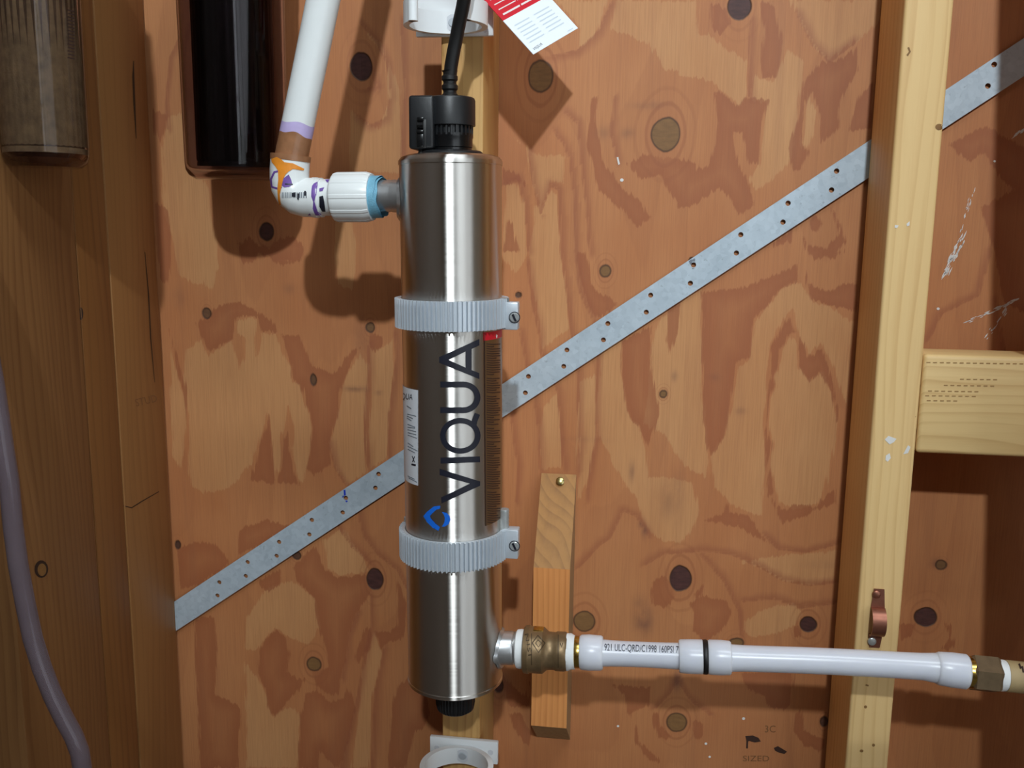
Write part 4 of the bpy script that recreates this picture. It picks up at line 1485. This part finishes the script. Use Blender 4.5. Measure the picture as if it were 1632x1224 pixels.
b0 = P(464, 252, HC)
w1 = lambda t: .0165 + .0012 * math.sin(t * 2 + 1) + .0006 * math.sin(t * 5)
w2 = lambda t: .0235 + .0014 * math.sin(t + .6) + .0006 * math.sin(t * 4)
band('glue_stain', b0, pdir, 24.3 * se + .0002, lambda t: 0.0, w1, 'glue_brown', pv)
band('primer_stain', b0, pdir, 24.3 * se + .00015, lambda t: w1(t) - .0004, w2, 'primer_lilac', pv)
xd = np.array((1.0, 0, 0))
n0, n1 = P(505, 315, HC), P(536, 314.5, HC)
neck = MB().tube([n0, n1], 27.5 * se, 48).build('adapter_neck', 'pvc', pv)
nx = (n1 - n0) / np.linalg.norm(n1 - n0)
band('glue_stain', n0, nx, 28.4 * se, lambda t: -.0002, lambda t: .0018 + .0004 * math.sin(3 * t), 'glue_brown', pv)
a0_, a1_ = P(531, 314.5, HC), P(594, 314, HC)
L0 = float(np.linalg.norm(a1_ - a0_))
rr0 = 37.5 * se
MB().lathe(a0_, a1_, [(0, rr0 * .8), (.002, rr0 * .96), (.004, rr0), (L0 - .004, rr0), (L0, rr0 * .93)], 128,
           rfun=lambda th, d, r: r * (1.0 + .028 * (1 if abs(((th * 10 / (2 * math.pi)) % 1) - .5) < .10 else 0) - .025 * (1 - abs(math.cos(5 * th))) )).build('threaded_adapter', 'pvc', pv, angle=25)
b0_ = P(590, 314, HC)
band('thread_sealant', b0_, nx, 31.5 * se, lambda t: 0, lambda t: .0078 + .0012 * math.sin(2 * t + 2) + .0004 * math.sin(7 * t), 'blue_paste', pv)
band('thread_sealant', b0_, nx, 29 * se, lambda t: .004, lambda t: .0100 + .0016 * math.sin(t + 3.2) + .0005 * math.sin(6 * t), 'blue_paste', pv)
c2 = lambda pts: C(420, 180, 5.1, pts)
decal('glue_drip', [elbow], [[c2([(65, 375), (110, 358), (150, 380), (170, 400), (240, 410), (330, 455), (320, 468), (240, 455), (205, 475), (180, 500), (160, 540), (148, 600), (135, 660), (140, 720), (152, 775), (135, 780), (120, 700), (115, 620), (122, 540), (120, 470), (95, 430), (70, 400)])]], 'glue_orange', elbow, 2.5, .0004)
decal('primer_stain', [elbow], [[stroke(c2([(140, 470), (90, 480), (62, 540), (70, 600), (120, 615), (150, 600)]), 3)], [c2([(150, 590), (165, 530), (205, 500), (225, 545), (235, 585), (210, 600), (170, 605)])], [c2([(360, 640), (410, 575), (440, 560), (430, 640), (415, 720), (440, 800), (470, 830), (360, 830), (400, 790), (405, 720), (385, 670)])]], 'primer_purple', elbow, 2.5, .0003)
decal('primer_stain', [neck], [[c2([(500, 545), (545, 540), (565, 552), (545, 570), (515, 565)])], [c2([(455, 615), (495, 605), (480, 635), (455, 640)])]], 'primer_purple', neck, 2.5, .0003)
bars = []
x = 152
while x < 348:
    wbar = random.choice((4, 6, 10))
    bars.append([c2([(x, 645), (x + wbar, 645), (x + wbar, 690), (x, 690)])])
    x += wbar + random.choice((6, 8, 10))
decal('barcode', [elbow], bars, 'ink_grey', elbow, 3, .0003)
decal('print', [elbow], [[c2([(232, 650), (262, 645), (262, 685), (232, 680)])], [c2([(275, 655), (292, 655), (288, 710), (275, 700)])], [c2([(332, 635), (348, 635), (348, 672), (332, 672)])], [stroke(c2([(175, 578), (238, 582)]), 2)]], 'ink_dark', elbow, 3, .0004)
decal('print', [neck], [[c2([(455, 680), (485, 672), (495, 720), (505, 800), (480, 800), (455, 760)])], [stroke(c2([(535, 720), (550, 800)]), 2)], [stroke(c2([(520, 665), (528, 672)]), 2)]], 'ink_dark', neck, 3, .0004)

# ------------------------------------------------------------------ outlet line
PEX_Y = [(790, 1033), (805, 1033), (850, 1035), (885, 1038), (910, 1039), (943, 1040), (1020, 1043), (1100, 1046.5), (1124, 1047), (1146, 1048), (1300, 1053), (1400, 1058), (1480, 1063), (1516, 1068), (1567, 1073.5), (1632, 1080), (1700, 1087)]


def Q(px):
    y = float(np.interp(px, [a for a, _ in PEX_Y], [b for _, b in PEX_Y]))
    return P(px, y, HC)


def seg(px0, px1, prof, name, mat, parent, n=48, rfun=None, angle=38):
    """prof: (fraction of length, radius in pixels)"""
    p0, p1 = Q(px0), Q(px1)
    L = float(np.linalg.norm(p1 - p0))
    s = S((px0 + px1) / 2, 1045, HC)
    return MB().lathe(p0, p1, [(f * L, r * s) for f, r in prof], n, rfun).build(name, mat, parent, angle=angle)


bc = thing('brass_coupling', Q(868) + np.array((0, 0, -.02)), 'dull brass coupling threaded onto the chamber outlet', 'fitting')
seg(823, 838, [(0, 27), (.1, 29.5), (.5, 30.5), (1, 29)], 'thread_tape', 'teflon', bc)
hexr = lambda th, d, r: r
cbody = seg(835, 904, [(0, 34), (.03, 37), (.13, 37.5), (.16, 36), (.45, 36), (.5, 33), (.56, 29.5), (.72, 29), (.76, 30.5), (.95, 30.5), (1, 28.5)], 'coupling_body', 'brass_dull', bc, 64)
p_ = Q(858)
s_p = S(858, 1035, HC)
for sgn in (1, -1):
    MB().obox(p_ + np.array((0, 0, sgn * 34.9 * s_p)), (8 * s_p, 0, 0), (0, 8 * s_p, 0), (0, 0, 1.4 * s_p), .0003).build('wrench_flat', 'brass_bright', bc)
seg(901, 916, [(0, 27), (.2, 29), (.6, 28), (1, 26)], 'thread_tape', 'teflon', bc, 48, rfun=lambda th, d, r: r * (1 + .035 * math.sin(5 * th + d * 900)))
dm = lambda pts: C(640, 980, 5.016, pts)
decal('cast_mark', [cbody], [[stroke(dm([(1045, 225), (1090, 165), (1145, 225), (1095, 300), (1045, 225)]), 1.7)], [stroke(dm([(1072, 225), (1092, 200), (1118, 225), (1094, 258), (1072, 225)]), 1.3)],
                             [stroke(dm([(1040, 150), (1040, 400)]), 1.2)], [stroke(dm([(1252, 160), (1252, 420)]), 1.4)], [stroke(dm([(1268, 225), (1282, 262), (1288, 225)]), 1.4)]], 'brass_shadow', cbody, 4, .0003)
text_decal('cast_mark', [cbody], '1S1N', (848, 1044), (842, 1010), 6, 'brass_shadow', cbody, .0003)

px_ = thing('pex_line', Q(1124) + np.array((0, 0, -.016)), 'translucent white plastic water tube with sleeves crossing the right stud', 'pipe')
seg(914, 927, [(0, 24), (.2, 25), (.8, 25), (1, 24)], 'brass_insert', 'brass_bright', px_)
seg(924, 961, [(0, 25), (.08, 27.3), (.4, 28), (.92, 27), (1, 25)], 'sleeve', 'pex', px_)
s1 = S(1020, 1043, HC)
tube1 = MB().tube([Q(x) for x in (955, 975, 1000, 1030, 1060, 1090)], [21.5 * s1, 20.6 * s1, 20 * s1, 20 * s1, 20.3 * s1, 21 * s1], 40).build('tube', 'pex', px_)
seg(1082, 1121, [(0, 25), (.06, 26.6), (.5, 27.3), (.95, 27.3), (1, 25)], 'sleeve', 'pex', px_)
seg(1119, 1129, [(0, 26), (.3, 27.6), (.7, 27.6), (1, 26)], 'spacer_ring', 'black_rubber', px_)
seg(1127, 1165, [(0, 26), (.1, 27.8), (.6, 28), (.95, 27), (1, 25)], 'sleeve', 'pex', px_)
MB().tube([Q(x) for x in (1158, 1185, 1230, 1280, 1330, 1380, 1430, 1470, 1490, 1500)], [k * s1 for k in (21.5, 20.3, 20.2, 20.2, 20.2, 20.2, 20, 20.5, 22.5, 24)], 40).build('tube', 'pex', px_)
seg(1491, 1541, [(0, 25), (.1, 27.5), (.5, 29), (.95, 29), (1, 27)], 'sleeve', 'pex', px_)
seg(1539, 1549, [(0, 25), (1, 27)], 'brass_insert', 'brass_bright', px_)
seg(1546, 1591, [(0, 27), (.08, 32), (.9, 32), (1, 29)], 'hex_nut', 'brass_dark', px_, 6, angle=20)
seg(1587, 1606, [(0, 25), (.2, 26.5), (.6, 26), (1, 24.5)], 'thread_tape', 'teflon', px_, 48, rfun=lambda th, d, r: r * (1 + .02 * math.sin(6 * th + d * 700)))
text_decal('print', [tube1], '921 ULC-QRD/C1998 160PSI 7', (963, 1039), (1081, 1043), 13, 'ink_dark', tube1, .0002)
tp = thing('tan_pipe', Q(1632) + np.array((0, 0, -.014)), 'tan plastic pipe end leaving at the right edge', 'pipe')
q0, q1 = Q(1602), Q(1700)
tp_b = MB().tube([q0, q1, q1 + (q1 - q0) * .35], 26.5 * S(1620, 1078, HC), 40).build('pipe', 'tan_pipe', tp)
decal('print', [tp_b], [[stroke([(1624, 1058), (1627, 1066)], 3)], [stroke([(1629, 1062), (1631, 1072)], 3)]], 'ink_brown', tp_b, 3, .0003)

# ------------------------------------------------------------------ copper pipe strap on the right stud
cpt = thing('pipe_strap', P(1397, 1030, SD), 'copper pipe strap screwed to the pale right stud', 'strap')
xa, xb = P(1386, 985, SD)[0], P(1408, 985, SD)[0]
za, zb_, zc, zd = (P(1397, y, SD)[2] for y in (938, 968, 1010, 1031))
wdt = .0011
pth = [(-SD - .0002, za), (-SD - .0002, zb_)]
cz, rz = (zb_ + zc) / 2, (zb_ - zc) / 2
for i in range(1, 16):
    a = math.pi / 2 - math.pi * i / 16
    pth.append((-SD - .0004 - rz * .95 * math.cos(a), cz + rz * math.sin(a)))
pth += [(-SD - .0002, zc), (-SD - .0002, zd)]
vs, fs = [], []
for i, (y, z) in enumerate(pth):
    a, b = pth[max(i - 1, 0)], pth[min(i + 1, len(pth) - 1)]
    t = np.array((b[0] - a[0], b[1] - a[1]))
    t /= np.linalg.norm(t)
    nn = np.array((t[1], -t[0]))
    if nn[0] > 0:
        nn = -nn
    ww = .75 if i in (0, len(pth) - 1) else 1.0
    xm, hw = (xa + xb) / 2, (xb - xa) / 2 * ww
    for xx, k in ((xm - hw, 0), (xm + hw, 0), (xm + hw, 1), (xm - hw, 1)):
        vs.append((xx, y + nn[0] * wdt * k, z + nn[1] * wdt * k))
for i in range(len(pth) - 1):
    for k in range(4):
        k2 = (k + 1) % 4
        fs.append((i * 4 + k, (i + 1) * 4 + k, (i + 1) * 4 + k2, i * 4 + k2))
fs += [(0, 1, 2, 3), tuple((len(pth) - 1) * 4 + k for k in (3, 2, 1, 0))]
MB().add(vs, fs).build('strap_band', 'copper', cpt, angle=50)
for px, py in ((1397, 947), (1389.5, 1022)):
    q = P(px, py, SD + .0013)
    MB().lathe(q, q + np.array((0, -1, 0)), [(0, .0032), (.0010, .0030), (.0017, .0018)], 16).build('screw', 'zinc_screw' if py > 1000 else 'copper', cpt)

# ------------------------------------------------------------------ filter canisters
def canister(cx0, cy0, h, rpx, ybot, drift, inner_mat, inner_k, name, label, cap_mat):
    s = S(cx0, cy0, h)
    R = rpx * s
    bot = P(cx0 + drift, ybot, h)
    top = P(cx0, -10, h)
    a = np.array((0, 0, 1.0))
    H = top[2] - bot[2] + .05
    t = thing(name, bot, label, 'water filter', 'clear filter housings')
    th = .0028
    pf = [(0, R * .80), (.003, R * .93), (.007, R * .985), (.012, R), (H, R * 1.03), (H, R * 1.03 - th), (.012, R - th), (.009, R * .9), (.006, R * .78)]
    MB().lathe(bot, bot + a, pf, 72).build('housing', 'clear_housing', t)
    pl_ = 36
    MB().lathe(bot + a * .0125, bot + a, [(0, R * inner_k * .96), (.002, R * inner_k), (H - .03, R * inner_k)], 144,
               rfun=(lambda th_, d, r: r * (1 - .012 * (1 + math.cos(th_ * pl_)) / 2))).build('cartridge', inner_mat, t)
    MB().lathe(bot + a * .0085, bot + a, [(0, R * inner_k * .8), (.0004, R * inner_k * .99), (.004, R * inner_k * .99)], 72).build('cartridge_cap', cap_mat, t)
    tz = bot + a * H
    MB().lathe(tz - a * .012, tz + a, [(0, R * 1.032), (.0, R * 1.045), (.03, R * 1.045), (.034, R * 1.02), (.06, R)], 72).build('filter_head', 'black_plastic', t)
    return t, tz, R


t2, tz2, R2 = canister(374, 150, .072, 76.5, 287, 5, 'filter_black', .77, 'filter_canister', 'clear filter housing with a black cartridge left of the white pipe', 'filter_black')
MB().box(tz2[0] - .02, tz2[0] + .02, -.0855 + R2 * 0 + .02, -.0005, tz2[2] + .005, tz2[2] + .05, .002).build('bracket', 'black_plastic', t2)
t1, tz1, R1 = canister(71, 130, .180, 60, 267, 4, 'filter_olive', .92, 'filter_canister', 'clear filter housing with a brown cartridge at the upper left corner', 'filter_olive')
MB().box(XL + .0003, tz1[0] - .005, tz1[1] - .02, tz1[1] + .02, tz1[2] + .005, tz1[2] + .05, .002).build('bracket', 'black_plastic', t1)
print_o = [o for o in bpy.data.objects if o.parent == t1 and o.name.startswith('housing')][0]
decal('print', [print_o], [[stroke([(107 + k % 2, 16 + k * 5.4), (118, 18.5 + k * 5.4)], 2.2)] for k in range(15)], 'ink_brown', print_o, 4, .0004)

# ------------------------------------------------------------------ clear hose at the left
hp_ = [(-60, 380), (-30, 500), (-8, 620), (6, 715), (14, 764), (21, 840), (29, 900), (40, 960), (52, 1017), (67, 1065), (84, 1108), (101, 1143), (117, 1172), (127, 1198), (131, 1224), (133, 1260), (132, 1330)]
ho = MB().tube([P(x, y, .245) for x, y in hp_], 13.5 * S(60, 1000, .245), 24).build('clear_hose', 'clear_hose')
tag(ho, 'clear plastic hose curving down in front of the corner boards', 'hose')

# ------------------------------------------------------------------ marks on the wood
specks = []
for (ax_, ay_), (bx_, by_), n_, spread, size in (((1552, 300), (1530, 372), 16, 4, 2.0), ((1535, 372), (1506, 436), 26, 6, 3.6), ((1530, 395), (1500, 440), 14, 4, 5.0), ((1534, 516), (1575, 498), 16, 3, 2.2), ((1578, 497), (1622, 476), 18, 3, 3.6), ((1605, 492), (1570, 540), 18, 4, 2.8), ((1618, 218), (1632, 206), 8, 4, 4.0)):
    dx_, dy_ = bx_ - ax_, by_ - ay_
    ln_ = math.hypot(dx_, dy_)
    for k in range(n_):
        u = random.random()
        o1, o2 = random.gauss(0, spread * .5), random.gauss(0, spread * .5)
        cx_, cy_ = ax_ + dx_ * u - dy_ / ln_ * o1, ay_ + dy_ * u + dx_ / ln_ * o1
        l_ = size * random.uniform(.6, 2.4)
        specks.append([stroke([(cx_ - dx_ / ln_ * l_, cy_ - dy_ / ln_ * l_), (cx_ + o2 * .3, cy_), (cx_ + dx_ / ln_ * l_, cy_ + dy_ / ln_ * l_)], [.4, size * random.uniform(.3, .8), .4])])
for cx_, cy_, k in ((1495, 492, 2.5), (1585, 257, 2), (1185, 1145, 2.5), (991, 287, 3), (1125, 1185, 2.2), (1131, 1206, 2), (985, 1157, 2)):
    specks.append([arc(cx_, cy_, k, k * .9, 0, 330, 8)])
specks.append([C(790, 0, 3.06, [(590, 768), (598, 765), (606, 800), (598, 805)])])
pw = decal('paint_splatter', [wall], specks, 'paint_white', wall, 4.0, .0003)
pw['kind'] = 'stuff'
text_decal('stamp', [wall], 'SIZED', (1184, 1213), (1226, 1213), 9, 'ink_wood', wall, .0003)
text_decal('stamp', [wall], '3C', (1219, 1167), (1236, 1167), 11, 'ink_wood', wall, .0003)
decal('stamp', [wall], [[C(1100, 1080, 6.8, [(598, 630), (680, 625), (740, 650), (765, 690), (700, 700), (640, 685), (628, 690), (625, 765), (605, 765), (608, 680)])], [C(1100, 1080, 6.8, [(905, 760), (950, 740), (1000, 770), (1050, 800), (1020, 825), (960, 810), (920, 790)])]], 'ink_brown', wall, 4.0, .0003)
decal('paint_spot', [rs], [[C(1300, 420, 2.55, [(280, 715), (295, 700), (328, 712), (318, 725), (300, 735)])], [C(1300, 420, 2.55, [(285, 780), (300, 770), (305, 790), (292, 805), (283, 798)])], [C(1300, 420, 2.55, [(355, 775), (375, 738), (385, 745), (375, 770)])], [C(1300, 0, 2.916, [(368, 1045), (385, 1048), (378, 1060), (366, 1058)])], [C(1300, 0, 2.916, [(422, 1040), (436, 1028), (435, 1048), (424, 1052)])]], 'paint_white', rs, 4.0, .0003)
decal('knot', [rs], [[arc(1300 + 573 / 2.916, 590 / 2.916, 6, 5, 0, 330, 12)], [stroke(C(1300, 0, 2.916, [(430, 220), (438, 240), (425, 258)]), 3)], [stroke(C(1310, 900, 3.776, [(262, 722), (280, 728)]), 2.5)], [arc(1310 + 310 / 3.776, 900 + 1085 / 3.776, 2.5, 2.5, 0, 330, 8)], [arc(1310 + 238 / 3.776, 900 + 1120 / 3.776, 3, 2.5, 0, 330, 8)], [stroke(C(1300, 420, 2.55, [(405, 622), (425, 630)]), 3)], [arc(1310 + 262 / 3.776, 900 + 855 / 3.776, 2.5, 2.5, 0, 330, 8)]], 'knot_tan', rs, 3.0, .0002)
st = []
for r_, (y_, n_, xx0) in enumerate(((402, 17, 450), (470, 6, 580), (495, 8, 520), (518, 8, 450), (537, 8, 445), (557, 5, 445))):
    for k in range(n_):
        xa_ = xx0 + k * 27 + (r_ % 2) * 6
        st.append([stroke(C(1300, 420, 2.55, [(xa_, y_ + k * .4), (xa_ + 16, y_ + k * .4)]), 1.7)])
decal('stamp', [bl], st, 'ink_pale', bl, 5.0, .0002)
decal('crack', [cs], [[stroke(C(0, 0, 4.08, [(868, 395), (866, 500), (873, 680), (885, 900)]), [1.0, 3.2, 3.0, .8])], [stroke(C(0, 280, 2.55, [(588, 310), (603, 480), (612, 660), (628, 840)]), [.8, 1.6, 1.6, .6])], [stroke(C(0, 740, 2.53, [(490, 165), (530, 175), (570, 150), (640, 110)]), [1, 1.6, 1.6, 1])]], 'knot_dark', cs, 3.0, .0002)
text_decal('stamp', [cs], 'STUD', (217, 648), (251, 640), 12, 'ink_wood', cs, .0002)
kn = decal('knot', [cc], [[arc(65.5, 907, 11, 14, 0, 350, 16), arc(66.5, 908, 7, 10, 0, 350, 16)]], 'knot_dark', cc, 3.0, .0002)
decal('knot', [cc], [[arc(66.5, 908, 7, 10, 0, 350, 16)]], 'knot_tan', cc, 3.0, .0002)
decal('knot', [cb], [[arc(129, 500, 3.2, 10, 0, 350, 12)]], 'knot_dark', cb, 3.0, .0002)
